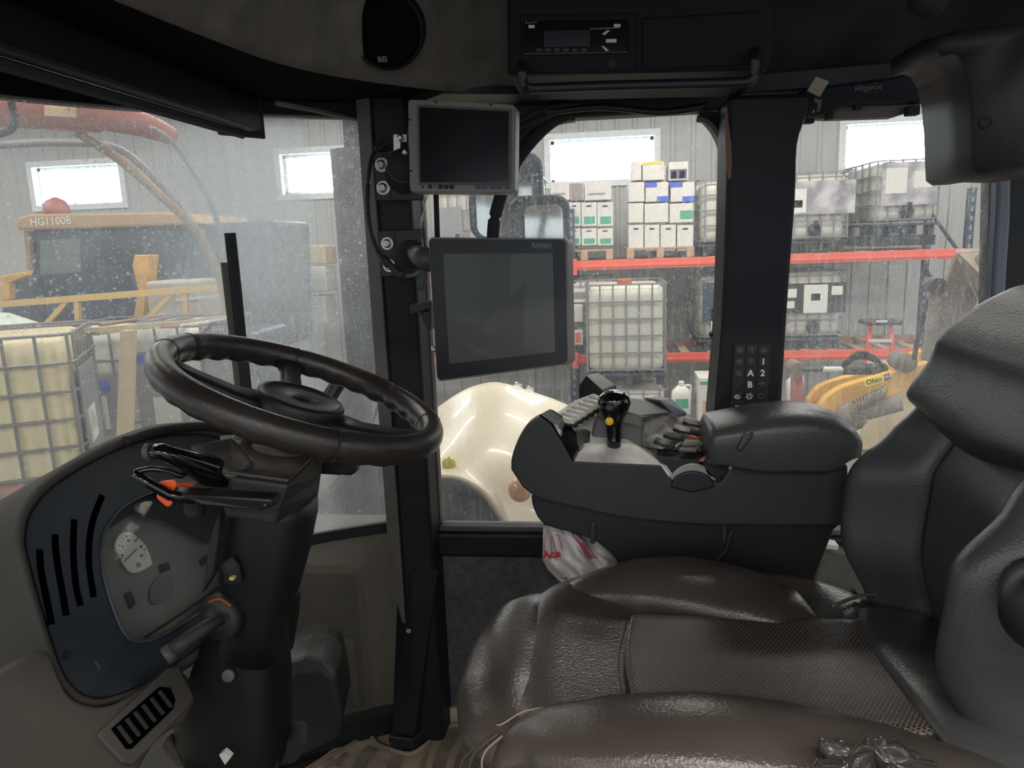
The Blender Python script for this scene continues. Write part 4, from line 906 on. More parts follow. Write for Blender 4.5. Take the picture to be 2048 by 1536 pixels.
# ------------------------------------------------------------------ monitors and brackets on the corner post
def plate3(pts, n_, th): return prism(pts, n_*th)
t = thing('small_monitor', P(925, 385, y=1.30), 'small warm-grey monitor with a row of buttons on the corner post', 'monitor')
A, B_, C_, D_ = P(815, 198, y=1.30), P(1031, 209, y=1.275), P(1029, 385, y=1.26), P(819, 384, y=1.285)
def quadpt(u, v, off=0, q=(A, B_, C_, D_)):
    nrm = (q[1]-q[0]).cross(q[3]-q[0]).normalized()
    if nrm.y > 0: nrm = -nrm
    return q[0].lerp(q[1], u).lerp(q[3].lerp(q[2], u), v)+nrm*off
def qoutline(u0, v0, u1, v1, ru, rv, off, q):
    out = []
    for cu, cv, a0 in ((u1-ru, v0+rv, 270), (u1-ru, v1-rv, 0), (u0+ru, v1-rv, 90), (u0+ru, v0+rv, 180)):
        for i in range(5):
            a = math.radians(a0+22.5*i); out.append(quadpt(cu+ru*math.cos(a), cv+rv*math.sin(a), off, q))
    return out
def monitor(t, q, shell, face, scr, scr_rect, th, ru, rv):
    rg = [qoutline(s, s, 1-s, 1-s, ru, rv, o_, q) for s, o_ in ((.01, -th), (0, -th+.005), (0, -.004), (.006, 0))]
    mesh('housing', loft(rg), shell, t, smooth=False)
    if face: mesh('front_bezel', loft([qoutline(.012, .012, .988, .988, ru, rv, o_, q) for o_ in (-.001, .0015)]), face, t)
    u0, v0, u1, v1 = scr_rect
    mesh('screen', loft([qoutline(u0, v0, u1, v1, .006, .006, o_, q) for o_ in (0, .0022)]), scr, t)
    f = []
    for a, b, c, d in ((u0-.02, v0-.025, u1+.02, v0), (u0-.02, v1, u1+.02, v1+.025), (u0-.02, v0, u0, v1), (u1, v0, u1+.02, v1)):
        f.append(loft([qoutline(a, b, c, d, .004, .004, o_, q) for o_ in (0, .003)]))
    return f
q1 = (A, B_, C_, D_)
f = monitor(t, q1, M_beige, None, M_screen, (.115, .085, .945, .895), .035, .035, .045)
mesh('screen_surround', join(*f), mat('darker shell rim', (.085, .08, .072), .5), t)
r1 = (B_-A).normalized(); u1 = (A-D_).normalized()
for u, w_, h_ in ((.135, .004, .004), (.205, .007, .007), (.255, .0025, .0025), (.305, .008, .0055), (.36, .008, .008), (.415, .008, .0055)):
    o = quadpt(u, .942, .0012, q1); mesh('button', lathe(o, [(w_*.5, 0), (w_*.5, .001), (w_*.35, .0015)], 12, (u1.cross(r1)*-1).normalized() if (u1.cross(r1)*-1).y < 0 else u1.cross(r1)), M_ink, t)
for u in (.66, .72, .80, .86, .935):
    o = quadpt(u, .945, .0008, q1); mesh('button', prism(on(o, r1, u1, rrect(.0095, .0055, .0026, 3)), (0, -.0012, 0)), mat('violet grey button', (.06, .055, .09), .4), t)
for u, v in ((.27, .02), (.78, .02), (.02, .22), (.02, .77)): mesh('vent_notch', prism(on(quadpt(u, v, .0005, q1), r1, u1, rrect(.005, .003, .001, 2)), (0, -.001, 0)), M_ink, t)
t = thing('large_monitor', P(1000, 762, y=1.27), 'large black-framed field monitor, lower on the corner post', 'monitor')
q2 = (P(855, 474, y=1.30), P(1134, 477, y=1.24), P(1139, 729, y=1.22), P(873, 764, y=1.28))
monitor(t, q2, M_beige, mat('satin black bezel', (.010, .011, .013), .4), M_screen2, (.115, .115, .905, .885), .04, .032, .034)
r2 = (q2[1]-q2[0]).normalized(); u2 = (q2[0]-q2[3]).normalized()
pl = mesh('name_plate', prism(on(quadpt(.825, .058, .0016, q2), r2, u2, rrect(.042, .0135, .001, 2)), (0, -.0006, 0)), mat('blue grey plate', (.02, .035, .045), .4), t)
text('lettering', 'RAVEN', quadpt(.83, .058, .003, q2), r2, u2, .0105, mat('steel blue print', (.16, .26, .32), .5), t, bold=.0001)
mesh('side_screw', lathe(quadpt(-.02, .77, -.015, q2), [(.006, -.004), (.006, .006), (.003, .008)], 10, V((-1, -.3, 0))), M_zinc, t)
# upper bracket
t = thing('upper_bracket', P(800, 400, y=1.42), 'dark steel bracket holding the small monitor', 'bracket')
mesh('angle_plate', prism([P(748, 303, y=1.455), P(776, 303, y=1.455), P(783, 402, y=1.455), P(755, 402, y=1.455)], (0, -.006, 0)), M_steel, t, bevel=.002)
mesh('web_plate', prism(PY([(774, 300), (848, 292), (846, 400), (781, 402)], 1.43), (0, .015, 0)), M_black, t, bevel=.002)
mesh('ball_base', lathe(P(808, 350, y=1.43), [(.036, 0), (.036, .008), (.02, .012), (.018, .06), (.028, .07), (.028, .1)], 20, V((.25, -1, .1))), M_ink, t, smooth=True)
for px, py in ((764, 330), (767, 376)): 
    bo = mesh('bolt', lathe(P(px, py, y=1.448), [(.0135, 0), (.0135, .003), (.0095, .003), (.009, .010), (.006, .012)], 6 if 0 else 14, V((0, -1, 0))), M_zinc, t)
mesh('u_bracket', prism(PY([(786, 268), (812, 268), (812, 284), (800, 284), (800, 296), (812, 296), (812, 313), (787, 313)], 1.34), (0, .003, 0)), M_zinc, t, bevel=.001)
mesh('bracket_tail', prism(PY([(786, 313), (802, 316), (804, 334), (796, 330)], 1.35), (0, .003, 0)), M_steel, t)
for px, py in ((801, 276), (810, 305)): mesh('screw', lathe(P(px, py, y=1.335), [(.006, 0), (.006, .003), (.003, .006)], 10, V((0, -1, 0))), M_zinc, t)
t = thing('lower_bracket', P(800, 555, y=1.42), 'dark steel bracket with a stub arm holding the large monitor', 'bracket')
mesh('angle_plate', prism([P(757, 462, y=1.455), P(790, 460, y=1.455), P(800, 553, y=1.455), P(764, 553, y=1.455)], (0, -.006, 0)), M_steel, t, bevel=.002)
mesh('web_plate', prism(PY([(788, 460), (850, 457), (856, 556), (798, 554)], 1.43), (0, .015, 0)), M_black, t, bevel=.002)
mesh('flange', lathe(P(822, 508, y=1.43), [(.027, 0), (.027, .006), (.014, .01)], 24, V((0, -1, 0))), M_ink, t, smooth=True)
mesh('stub_arm', sweep([P(828, 505, y=1.42), P(840, 512, y=1.37), P(858, 520, y=1.30)], [.014, .019, .021], n=16), mat('cast grey', (.06, .058, .052), .5), t, smooth=True)
for px, py in ((775, 487), (779, 531)): mesh('bolt', lathe(P(px, py, y=1.448), [(.0125, 0), (.0125, .003), (.009, .003), (.0085, .009), (.006, .011)], 14, V((0, -1, 0))), M_zinc, t)
mesh('lever', prism(PY([(842, 520), (856, 518), (853, 560), (845, 582), (832, 578), (840, 545)], 1.33), (0, .012, 0)), M_steel, t, bevel=.002)
mesh('lower_clamp', join(prism(PY([(818, 611), (862, 602), (862, 618), (822, 630)], 1.35), (0, .04, 0)), prism(PY([(838, 626), (862, 618), (862, 662), (850, 655)], 1.36), (0, .03, 0))), M_dgrey, t, bevel=.003)
# cable looping from the bracket
t = thing('monitor_cable', P(760, 530, y=1.40), 'black monitor cable with a barrel connector looping beside the post', 'cable')
mesh('cable', tube([P(772, 290, y=1.42), P(752, 300, y=1.41), P(740, 330, y=1.40), P(735, 400, y=1.39), P(741, 460, y=1.39), P(758, 508, y=1.39)], .004, 8, k=5), M_rubber, t, smooth=True)
mesh('connector', sweep([P(758, 508, y=1.39), P(778, 530, y=1.385), P(780, 530, y=1.385), P(797, 546, y=1.38), P(812, 552, y=1.375)], [.008, .0085, .006, .010, .006], n=12), M_dgrey, t, smooth=True)
mesh('strain_relief', tube([P(812, 552, y=1.375), P(830, 550, y=1.37), P(842, 542, y=1.36)], .004, 8, k=4), M_trim, t, smooth=True)
mesh('cable_end', sweep([P(752, 300, y=1.41), P(770, 288, y=1.42)], .007, n=8), M_dgrey, t)
o = mesh('thin_wire', tube([P(856, 385, y=1.40), P(845, 430, y=1.39), P(842, 470, y=1.37), P(852, 515, y=1.34)], .0016, 6, k=6), M_zinc); setp(o, 'thin pale wire dangling between the two monitors', 'wire')
o = mesh('harness_rod', sweep([P(872, 382, y=1.5), P(875, 480, y=1.5)], .0055, n=8), M_ink); setp(o, 'thin black rod in front of the door glass between the monitors', 'rod')
t = thing('curved_grab_handle', P(985, 640, y=1.49), 'thick black curved grab handle between the monitors and door top', 'handle')
mesh('handle', tube([P(1140, 226, y=1.53), P(1100, 246, y=1.51), P(1056, 290, y=1.49), P(1020, 345, y=1.48), P(996, 410, y=1.48), P(986, 470, y=1.48), P(984, 600, y=1.48), P(1000, 700, y=1.50)], [.016]*36, 12, k=5), M_ink, t, smooth=True) if 0 else mesh('handle', sweep(crv([P(1140, 226, y=1.53), P(1100, 246, y=1.51), P(1056, 290, y=1.49), P(1020, 345, y=1.48), P(996, 410, y=1.48), P(986, 470, y=1.48), P(984, 600, y=1.48), P(1000, 700, y=1.50)], 5), .0125, n=12), M_ink, t, smooth=True)
for i, (a, b, c) in enumerate((((1030, 262), (1070, 240), (1130, 216)), ((1030, 282), (1062, 252), (1110, 226)), ((1030, 246), (1100, 215), (1230, 205)))):
    o = mesh('roof_wire', tube([P(*a, y=1.45), P(*b, y=1.47), P(*c, y=1.49)], .006, 8, k=4), M_ink, smooth=True); setp(o, ('middle', 'lowest', 'topmost')[i]+' black wire fanning from the small monitor to the roof edge', 'wire', 'wires above the small monitor')
o = mesh('roof_cable', tube([P(1080, 226, y=1.47), P(1200, 214, y=1.48), P(1320, 224, y=1.48), P(1412, 212, y=1.46)], .007, 8, k=5), M_black, smooth=True); setp(o, 'black cable sagging along the top of the door glass', 'cable')
# wiper, set just inside the glass so the dust film leaves it dark
t = thing('parked_wiper', P(490, 800, d=1.6), 'slim black parked wiper with an olive edge, set just inside the windscreen', 'bar')
def onws(px, py, off=.03):
    best = None
    for i in range(len(WS)-1):
        a, b = WS[i], WS[i+1]; tg = (b-a).normalized(); n = V((-tg.y, tg.x, 0)); n = -n if n.x > 0 else n
        v = PP(px, py, a+n*off, n); s = (V((v.x, v.y, 0))-a-n*off).dot(tg)
        if -.001 <= s <= (b-a).length+.001: return v
    return v
mesh('blade', sweep([onws(460, 466, -.02), onws(470, 560, -.02), onws(482, 680, -.02), onws(495, 800, -.02)], .012, .006, n=6), M_ink, t)
mesh('arm', sweep([onws(449, 525, -.01), onws(462, 640, -.01), onws(478, 780, -.01), onws(486, 850, -.01)], .008, .005, n=6), mat('dusty olive arm', (.09, .085, .06), .6), t)

# ------------------------------------------------------------------ dashboard
bn = V((.90, -.10, .42)).normalized(); bo = V((-.68, 1.0, .65))
def PB(px, py, off=0): return PP(px, py, bo+bn*off, bn)
dash = thing('dashboard', (-.8, .9, .0), 'grey-brown moulded dashboard with a blue-black instrument surround', 'dashboard')
bz = crv2([(48, 1090), (54, 1040), (84, 992), (130, 955), (200, 915), (262, 888), (320, 872), (400, 868), (460, 880)], 4)+[(520, 930), (520, 1150)]+crv2([(470, 1238), (400, 1292), (300, 1362), (240, 1388), (196, 1398), (158, 1386), (128, 1352), (108, 1300), (88, 1236), (66, 1160)], 4)
win = crv2([(210, 1060), (240, 1020), (290, 990), (350, 975), (420, 975)], 4)+[(500, 1000), (500, 1130)]+crv2([(430, 1205), (370, 1245), (312, 1278), (276, 1284), (250, 1268), (226, 1215), (208, 1150), (203, 1100)], 4)
# bezel with a hole: outer ring stitched to inner ring
def resample(pts, n):
    P_ = [V((a, b, 0)) for a, b in pts]; P_.append(P_[0]); L_ = [0]
    for i in range(len(P_)-1): L_.append(L_[-1]+(P_[i+1]-P_[i]).length)
    out = []; j = 0
    for k in range(n):
        s = L_[-1]*k/n
        while L_[j+1] < s: j += 1
        f_ = (s-L_[j])/max(1e-9, L_[j+1]-L_[j]); q = P_[j].lerp(P_[j+1], f_); out.append((q.x, q.y))
    return out
NB = 96
def angs(pts, c, n):                                # resample by direction from a centre so rings correspond
    P_ = [V((a, b, 0)) for a, b in resample(pts, 600)]; out = []
    av = sorted((math.atan2(p.y-c[1], p.x-c[0]), p) for p in P_) if 0 else sorted([(math.atan2(p.y-c[1], p.x-c[0]), p.x, p.y) for p in P_])
    for k in range(n):
        a = -PI+2*PI*(k+.5)/n
        q = min(av, key=lambda s: abs(s[0]-a)); out.append((q[1], q[2]))
    return out
cc = (330, 1130)
ro = angs(bz, cc, NB); ri = angs(win, cc, NB)
rings = [[PB(a, b, -.03) for a, b in ro], [PB(a, b, -.004) for a, b in ro], [PB(a+(cc[0]-a)*.015, b+(cc[1]-b)*.015, 0) for a, b in ro], [PB(a, b, 0) for a, b in ri], [PB(a, b, -.03) for a, b in ri]]
mesh('instrument_surround', loft(rings, cap=False), M_bezel, dash, smooth=False)
lip_ = [PB(a, b, .001) for a, b in ri]
mesh('window_lip', sweep(lip_, .0025, n=6, closed=True), mat('blue grey lip', (.05, .06, .07), .4), dash, smooth=True)
for pts in ([(78, 1100), (80, 1140), (92, 1200), (102, 1250)], [(108, 1070), (112, 1120), (124, 1190), (131, 1232)], [(147, 1040), (145, 1100), (150, 1170), (160, 1212)], [(203, 992), (182, 1050), (176, 1120), (186, 1195)]):
    mesh('air_slot', sweep(crv([PB(a, b, -.0015) for a, b in pts], 5), .0062, .003, n=10, up=bn), M_void, dash, smooth=True)
mesh('plug', lathe(PB(135, 1310, 0), [(.006, 0), (.006, .002)], 14, bn), M_black, dash)
mesh('scratch', sweep([PB(190, 1322, .0005), PB(199, 1338, .0005)], .0012, n=4), M_trim, dash)
# cluster behind the opening
cl_ = mesh('cluster_plate', prism([PB(a, b, -.045) for a, b in ((190, 960), (540, 940), (540, 1180), (280, 1320), (190, 1250))], bn*-.01), mat('cluster grey', (.15, .145, .13), .5, var=.2, vs=9), dash)
mesh('shroud_top', prism([PB(a, b, -.035) for a, b in ((190, 1075), (245, 1012), (300, 985), (540, 960), (540, 1010), (420, 1085), (330, 1040), (270, 1025))], bn*-.004), M_ink, dash)
gpts = ccrv([(262, 1068), (288, 1092), (300, 1120), (298, 1133), (268, 1147), (252, 1138), (235, 1110), (228, 1088), (240, 1068)], 3)
gd = mesh('gauge', prism([PB(a, b, -.043) for a, b in gpts], bn*.003), mat('white dial', (.62, .61, .57), .5), dash)
gc = (264, 1105)
for k in range(15):
    a = math.radians(150+k*16); rr = 1.0
    u, v = 31*math.cos(a)*.95, 37*math.sin(a)
    mesh('tick', sweep([PB(gc[0]+u*.82, gc[1]+v*.82+u*.15, -.0395), PB(gc[0]+u*(.95 if k % 3 else 1.0), gc[1]+v*.95+u*.15, -.0395)], .0004 if k % 3 else .0008, n=4), M_ink, gd)
for k, s_ in enumerate(('0', '5', '10', '15', '20', '25')):
    a = math.radians(165+k*42); text('digit', s_, PB(gc[0]+20*math.cos(a), gc[1]+25*math.sin(a), -.0395), V((.1, 1, .0)), V((-.42, 0, .9)), .0062, M_ink, gd)
mesh('needle', sweep([PB(250, 1122, -.038), PB(274, 1098, -.038)], .0009, n=4), M_rust, gd)
mesh('sub_dial', lathe(PB(277, 1130, -.039), [(.004, 0), (.004, .001)], 12, bn), M_gplate, gd)
for pts in ([(250, 1188), (262, 1182), (272, 1206), (262, 1218)], [(318, 1130), (336, 1124), (342, 1138), (324, 1146)], [(400, 1118), (412, 1110), (418, 1124), (406, 1132)]):
    mesh('tell_tale', prism([PB(a, b, -.042) for a, b in pts], bn*-.003), M_ink, dash)
rr_ = ccrv([(300, 1180), (318, 1152), (338, 1148), (346, 1170), (338, 1196), (306, 1208)], 3)
mesh('lower_display', prism([PB(a, b, -.042) for a, b in rr_], bn*-.003), mat('darker lens', (.025, .026, .025), .3), dash)
mesh('cluster_cover', prism([PB(a, b, -.025) for a, b in win], bn*-.002), dirty_glass('dull clear cover', .03, .03, .02, .3, ior=1.06), dash)
mesh('cover_groove', sweep([PB(292, 1274, -.018), PB(372, 1222, -.018), PB(440, 1172, -.018)], .002, n=6), M_ink, dash)
# moulded body behind/around the surround
back = V((-1, -.02, -.50))
def off_out(pts, c, k): return [(a+(a-c[0])/math.hypot(a-c[0], b-c[1])*k, b+(b-c[1])/math.hypot(a-c[0], b-c[1])*k) for a, b in pts]
rings = [[PB(a, b, -.004) for a, b in ro], [PB(a, b, .006) for a, b in off_out(ro, cc, 5)], [PB(a, b, .004) for a, b in off_out(ro, cc, 16)], [PB(a, b, -.012) for a, b in off_out(ro, cc, 24)]]
rings.append([p+back*.05 for p in rings[-1]]); rings.append([p+back*.30 for p in rings[-2]])
mesh('body', loft(rings, cap=False), M_dash, dash, smooth=True)
rbk = [PB(a, b, .004) for a, b in off_out(ro, cc, 15)]
mesh('rubber_edge', tube([PB(a, b, .006) for a, b in ((250, 884), (300, 866), (350, 857), (410, 853), (470, 862))], .009, 8, k=5), M_rubber, dash, smooth=True)
mesh('top_shelf', prism([PB(230, 895, .0), PB(520, 850, .0), PB(520, 850, .0)+back*.38, PB(230, 895, .0)+back*.38], (0, 0, -.02)), M_rubber, dash)
low = crv2([(-160, 1420), (-60, 1372), (0, 1340), (60, 1306), (92, 1306), (112, 1350), (140, 1396), (190, 1414), (238, 1404), (290, 1372), (345, 1330)], 4)+[(374, 1352), (392, 1400), (372, 1440), (310, 1480), (262, 1560), (240, 1700), (-160, 1700)]
rings = [[PB(a, b, .03+k) for a, b in (low if k > -.01 else off_out(low, (200, 1500), 4))] for k in (0, -.012)]
rings = [[PB(a+(200-a)*s, b+(1500-b)*s, k) for a, b in low] for s, k in ((.04, .034), (.012, .03), (0, .02))]
rings += [[p+back*.35 for p in rings[-1]]]
mesh('lower_body', loft(rings), M_dash, dash, smooth=False, bevel=.004)
# vent
vt = mesh('air_vent', prism([PB(a, b, .036) for a, b in ((188, 1472), (330, 1338), (352, 1334), (384, 1398), (376, 1412), (262, 1532), (240, 1528))], bn*.006), M_dash, dash, bevel=.003)
mesh('vent_hole', prism([PB(a, b, .0425) for a, b in ((222, 1458), (318, 1374), (340, 1376), (350, 1400), (344, 1420), (262, 1498), (252, 1498))], bn*.001), M_void, vt)
for i in range(6):
    f_ = i/5
    mesh('slat', sweep([PB(236+f_*82, 1452-f_*70, .045), PB(262+f_*80, 1486-f_*72, .045)], .0016, .004, n=4), M_dgrey, vt)
# pedal-side box behind the column and small vent
t = thing('footwell_box', P(620, 1500, y=1.32), 'dark grey moulded box in the footwell behind the column', 'box')
mesh('box', prism(PY([(566, 1330), (610, 1318), (650, 1322), (668, 1338), (676, 1380), (686, 1440), (676, 1480), (560, 1536), (540, 1536)], 1.25), (-.03, .14, 0)), M_dgrey, t, bevel=.012)
mesh('lid', prism(PY([(564, 1332), (608, 1316), (652, 1322), (672, 1345), (668, 1372), (640, 1350), (600, 1352), (575, 1380)], 1.245), (-.02, .1, 0)), M_mgrey, t, bevel=.01)
t = thing('side_vent', P(568, 1330, y=1.2), 'narrow black louvred grille behind the column', 'vent')
mesh('frame', prism(PY([(540, 1232), (574, 1196), (585, 1202), (583, 1240), (570, 1318), (556, 1330)], 1.18), (0, .04, 0)), M_black, t, bevel=.003)
for i in range(10): mesh('slat', sweep([P(560-i*.5, 1250+i*8, y=1.176), P(578-i*1.2, 1240+i*8, y=1.176)], .0012, .002, n=4), M_mgrey, t)
t = thing('pedal', P(580, 1510, y=1.1), 'black foot pedal at the base of the column', 'pedal')
mesh('pad', prism(PY([(560, 1490), (596, 1478), (618, 1484), (612, 1504), (590, 1530), (556, 1536)], 1.0), (-.02, .05, 0)), M_ink, t, bevel=.006)
t = thing('seat_rail_bracket', P(440, 1520, y=.95), 'pale metal bracket with a white sticker under the dash', 'bracket')
mesh('bracket', prism([P(330, 1480, y=.95), P(352, 1500, y=.95), P(375, 1516, y=.95), P(405, 1512, y=.95), P(408, 1528, y=.95), P(385, 1540, y=.95), P(352, 1532, y=.95), P(322, 1496, y=.95)], (0, .02, 0)), M_trim, t, bevel=.003)
mesh('sticker', prism(PY([(438, 1510), (447, 1504), (461, 1516), (450, 1530)], .9), (0, .01, 0)), M_paper, t)
# ------------------------------------------------------------------ steering column and wheel
WC = EYE+(V((-.44070689, 1.0353004, .90614584))+V((0, 0, .0))-EYE)*.95; WN = V((.39227, .05343, 1)).normalized()
RW = .189; rt = .0180
wa = V((0, 1, 0)).cross(WN).normalized(); wb = WN.cross(wa).normalized()     # wa toward the driver, wb away from the camera
def W(r, a, h=0): return WC+wa*(r*math.cos(a))+wb*(r*math.sin(a))+WN*h
sw = thing('steering_wheel', WC, 'black leather steering wheel with three spokes', 'steering wheel')
n_ = 120; rad = [rt*(1.0+.035*math.cos(i*2*PI*26/n_)*(1 if math.sin(i*2*PI/n_) > -2 else 0)) for i in range(n_)]
def torus(R, rr, n=120, m_=16, wob=0):
    vs, fs = [], []
    for i in range(n):
        a = 2*PI*i/n
        for j in range(m_):
            b = 2*PI*j/m_; r = rr
            inner = max(0, -math.cos(b))*max(0, -math.sin(b)) + max(0, -math.sin(b))*.5
            r = rr*(1+wob*inner*math.cos(a*30))
            for s in (.42, 2.02, 3.05, 3.42, 5.3, 1.1): 
                if abs(((a-s+PI) % (2*PI))-PI) < .02: r *= .94
            vs.append(W(R+r*math.cos(b), a, r*1.12*math.sin(b)))
    for i in range(n):
        for j in range(m_): fs.append((i*m_+j, ((i+1) % n)*m_+j, ((i+1) % n)*m_+(j+1) % m_, i*m_+(j+1) % m_))
    return vs, fs
mesh('rim', torus(RW, rt, 240, 18, .10), mat('worn leather rim', (.030, .024, .021), .28, bump=.25, bs=500, var=.2, vs=9), sw, smooth=True)
for s in (.42, 2.02, 3.05, 3.42, 5.3): mesh('rim_seam', sweep([W(RW+rt*1.01*math.cos(b), s, rt*1.13*math.sin(b)) for b in [2*PI*j/16 for j in range(16)]], .0009, n=4, closed=True), M_ink, sw)
mesh('hub', lathe(WC-WN*.012, [(.058, -.03), (.062, -.008), (.062, .004), (.058, .009), (.052, .0095), (.050, .007), (.03, .008), (.018, .0075), (.017, .009), (.012, .0092), (.001, .009)], 40, WN), M_black, sw, smooth=True)
mesh('hub_emblem', lathe(WC-WN*.0045, [(.014, 0), (.013, .002), (.006, .0028), (.001, .003)], 24, WN), M_dgrey, sw, smooth=True)
mesh('emblem_mark', prism([WC-WN*.001+wa*x+wb*y for x, y in ((-.003, -.002), (.003, -.001), (.001, .003))], WN*.0006), M_trim, sw)
def spoke(a, w0, w1, nm='spoke'):
    d = wa*math.cos(a)+wb*math.sin(a); s = WN.cross(d)
    pts = [WC+d*.045-WN*.022, WC+d*.09-WN*.020, WC+d*.14-WN*.010, WC+d*(RW-.008)-WN*.002]
    g = []
    for k, (p, w_) in enumerate(zip(pts, (w0, (w0+w1)/2*.8, w1*.8, w1*1.3))):
        g.append([p+s*w_+WN*-.004, p+s*w_*.8+WN*.005, p+s*w_*.15+WN*.006, p-s*w_*.15+WN*.006, p-s*w_*.8+WN*.005, p-s*w_-WN*.004, p-s*w_*.4-WN*.008, p+s*w_*.4-WN*.008])
    mesh(nm, loft(g), M_black, sw, smooth=True)
spoke(math.radians(119), .022, .020); spoke(math.radians(208), .036, .024); spoke(math.radians(2), .038, .030)
mesh('hub_bowl', lathe(WC-WN*.02, [(.045, -.06), (.058, -.03), (.063, -.008), (.060, .0)], 30, WN), M_black, sw, smooth=True)
# column
sc_ = thing('steering_column', V((-.5, 1.0, 0)), 'black steering column with levers, dusty on top', 'steering column')
cn = V((.25, .03, 1)).normalized()
def ring(px, py, y, rx, ry, e=2.6, n=24, ax=cn):
    c = P(px, py, y=y); a, b = V((1, 0, 0)), V((0, 1, 0)); a = (a-ax*a.dot(ax)).normalized(); b = ax.cross(a).normalized()
    out = []
    for i in range(n):
        t_ = 2*PI*i/n; cx, sx = math.cos(t_), math.sin(t_)
        out.append(c+a*rx*math.copysign(abs(cx)**(2/e), cx)+b*ry*math.copysign(abs(sx)**(2/e), sx))
    return out
mesh('upper_cover', loft([ring(548, 985, .98, .060, .06), ring(545, 1010, .98, .063, .062), ring(534, 1080, .98, .062, .06), ring(522, 1160, .98, .056, .055), ring(512, 1230, .98, .046, .05), ring(500, 1300, .99, .05, .05)]), M_black, sc_, smooth=True)
mesh('lower_cover', loft([ring(500, 1200, 1.0, .045, .05), ring(496, 1260, 1.0, .058, .055), ring(488, 1330, 1.0, .072, .06), ring(474, 1410, 1.0, .085, .065), ring(466, 1470, 1.0, .090, .068), ring(462, 1510, 1.0, .080, .06)]), M_dgrey if 0 else M_black, sc_, smooth=True)
mesh('clip_plug', lathe(P(457, 1351, y=.935), [(.010, 0), (.009, .003), (.003, .004)], 14, V((.15, -1, .25))), M_trim, sc_)
mesh('side_flap', prism(PY([(440, 1020), (436, 1080), (425, 1150), (402, 1190), (412, 1120), (424, 1060)], .90), (0, .02, 0)), M_ink, sc_, bevel=.003)
mesh('recess', sweep([P(452, 1122, y=.915), P(462, 1135, y=.915), P(468, 1165, y=.915)], .014, .006, n=10, up=V((0, 1, 0))), M_ink, sc_, smooth=True)
mesh('yellow_stub', boxb(P(457, 1162, y=.90), P(474, 1149, y=.91)), mat('pale yellow plastic', (.65, .5, .16), .5), sc_, bevel=.002)
mesh('pivot_boss', lathe(P(452, 1228, y=.935), [(.034, 0), (.034, .016), (.028, .022), (.02, .022), (.019, .03), (.01, .034)], 24, V((-.25, -1, .1))), M_dgrey, sc_, smooth=True)
mesh('tilt_lever', sweep([P(444, 1235, y=.90), P(410, 1255, y=.88), P(372, 1282, y=.86), P(340, 1306, y=.845)], [.009, .010, .0115, .012], n=14), M_dgrey, sc_, smooth=True)
mesh('lever_tip', lathe(P(340, 1306, y=.845), [(.0125, -.004), (.0125, .006), (.011, .008)], 18, (P(340, 1306, y=.845)-P(372, 1282, y=.86)).normalized()), M_mgrey, sc_, smooth=True)
mesh('rust_clip', tube([P(418, 1204, y=.9), P(440, 1198, y=.9), P(462, 1212, y=.9)], .002, 6, k=4), M_rust, sc_)
# head shell of the column: faceted box under the wheel
top_ = [P(372, 886, y=.88), P(458, 874, y=.93), P(560, 880, y=1.05), P(655, 915, y=1.10), P(640, 960, y=1.0), P(556, 1010, y=.90), P(430, 968, y=.86)]
hh = V((.02, 0, -.055))
tp = [p+V((0, 0, .0)) for p in top_]
cx_ = sum(tp, V((0, 0, 0)))/len(tp)
rt_ = [P(460, 953, y=.85), P(578, 969, y=.85), P(654, 893, y=1.02), P(560, 868, y=1.06), P(440, 880, y=.98)]
rb_ = [P(450, 1034, y=.85), P(550, 1052, y=.85), P(638, 992, y=1.0), P(540, 990, y=1.04), P(440, 990, y=.98)]
mesh('head_shell', loft([rt_, [p.lerp(q, .55)+V((0, -.003, 0)) for p, q in zip(rt_, rb_)], rb_]), M_dgrey, sc_, bevel=.005)
mesh('head_lid', loft([[p+V((0, 0, .001)) for p in rt_], [p+V((0, 0, .007)) for p in rt_]]), M_colpl, sc_, bevel=.003)
mesh('shaft_boot', lathe(WC-WN*.05, [(.052, 0), (.046, -.05), (.058, -.10)], 24, WN), M_colpl, sc_, smooth=True)
mesh('top_hood', loft([[P(a, b, y=y) for a, b, y in r] for r in ([(455, 876, .95), (600, 905, .92), (650, 930, .98), (560, 880, 1.08)], [(470, 850, .98), (590, 880, .95), (628, 900, .98), (560, 850, 1.06)])]), M_colpl, sc_, bevel=.008)
mesh('cup_surround', prism([P(372, 890, y=.85), P(462, 872, y=.90), P(502, 921, y=.87), P(470, 958, y=.85), P(440, 950, y=.85)], (0, .02, -.02)), M_colpl, sc_, bevel=.005)
mesh('screw', lathe(P(618, 972, y=.895), [(.003, 0), (.002, .002)], 10, V((0, -1, 0))), M_ink, sc_)
mesh('bellow', lathe(P(390, 1018, y=.87), [(.012, .03), (.014, .02), (.012, .01), (.014, 0), (.011, -.01)], 14), M_ink, sc_, smooth=True)
st_ = mesh('indicator_stalk', sweep([P(300, 904, y=.80), P(322, 902, y=.80), P(345, 912, y=.81), P(380, 925, y=.83), P(415, 940, y=.85), P(450, 955, y=.87)], [.010, .0125, .013, .014, .017, .017], [.009, .010, .011, .014, .020, .022], n=14), M_blackgloss, sc_, smooth=True)
mesh('stalk_cap', lathe(P(300, 904, y=.80), [(.0105, -.003), (.0105, .004), (.008, .006)], 16, (P(300, 904, y=.80)-P(322, 902, y=.80)).normalized()), M_mgrey, st_, smooth=True)
mesh('shift_guard', sweep(crv([P(268, 945, y=.78), P(300, 938, y=.79), P(335, 942, y=.80), P(362, 952, y=.81), P(374, 938, y=.82)], 4), .0035, n=8), M_blackgloss, sc_, smooth=True)
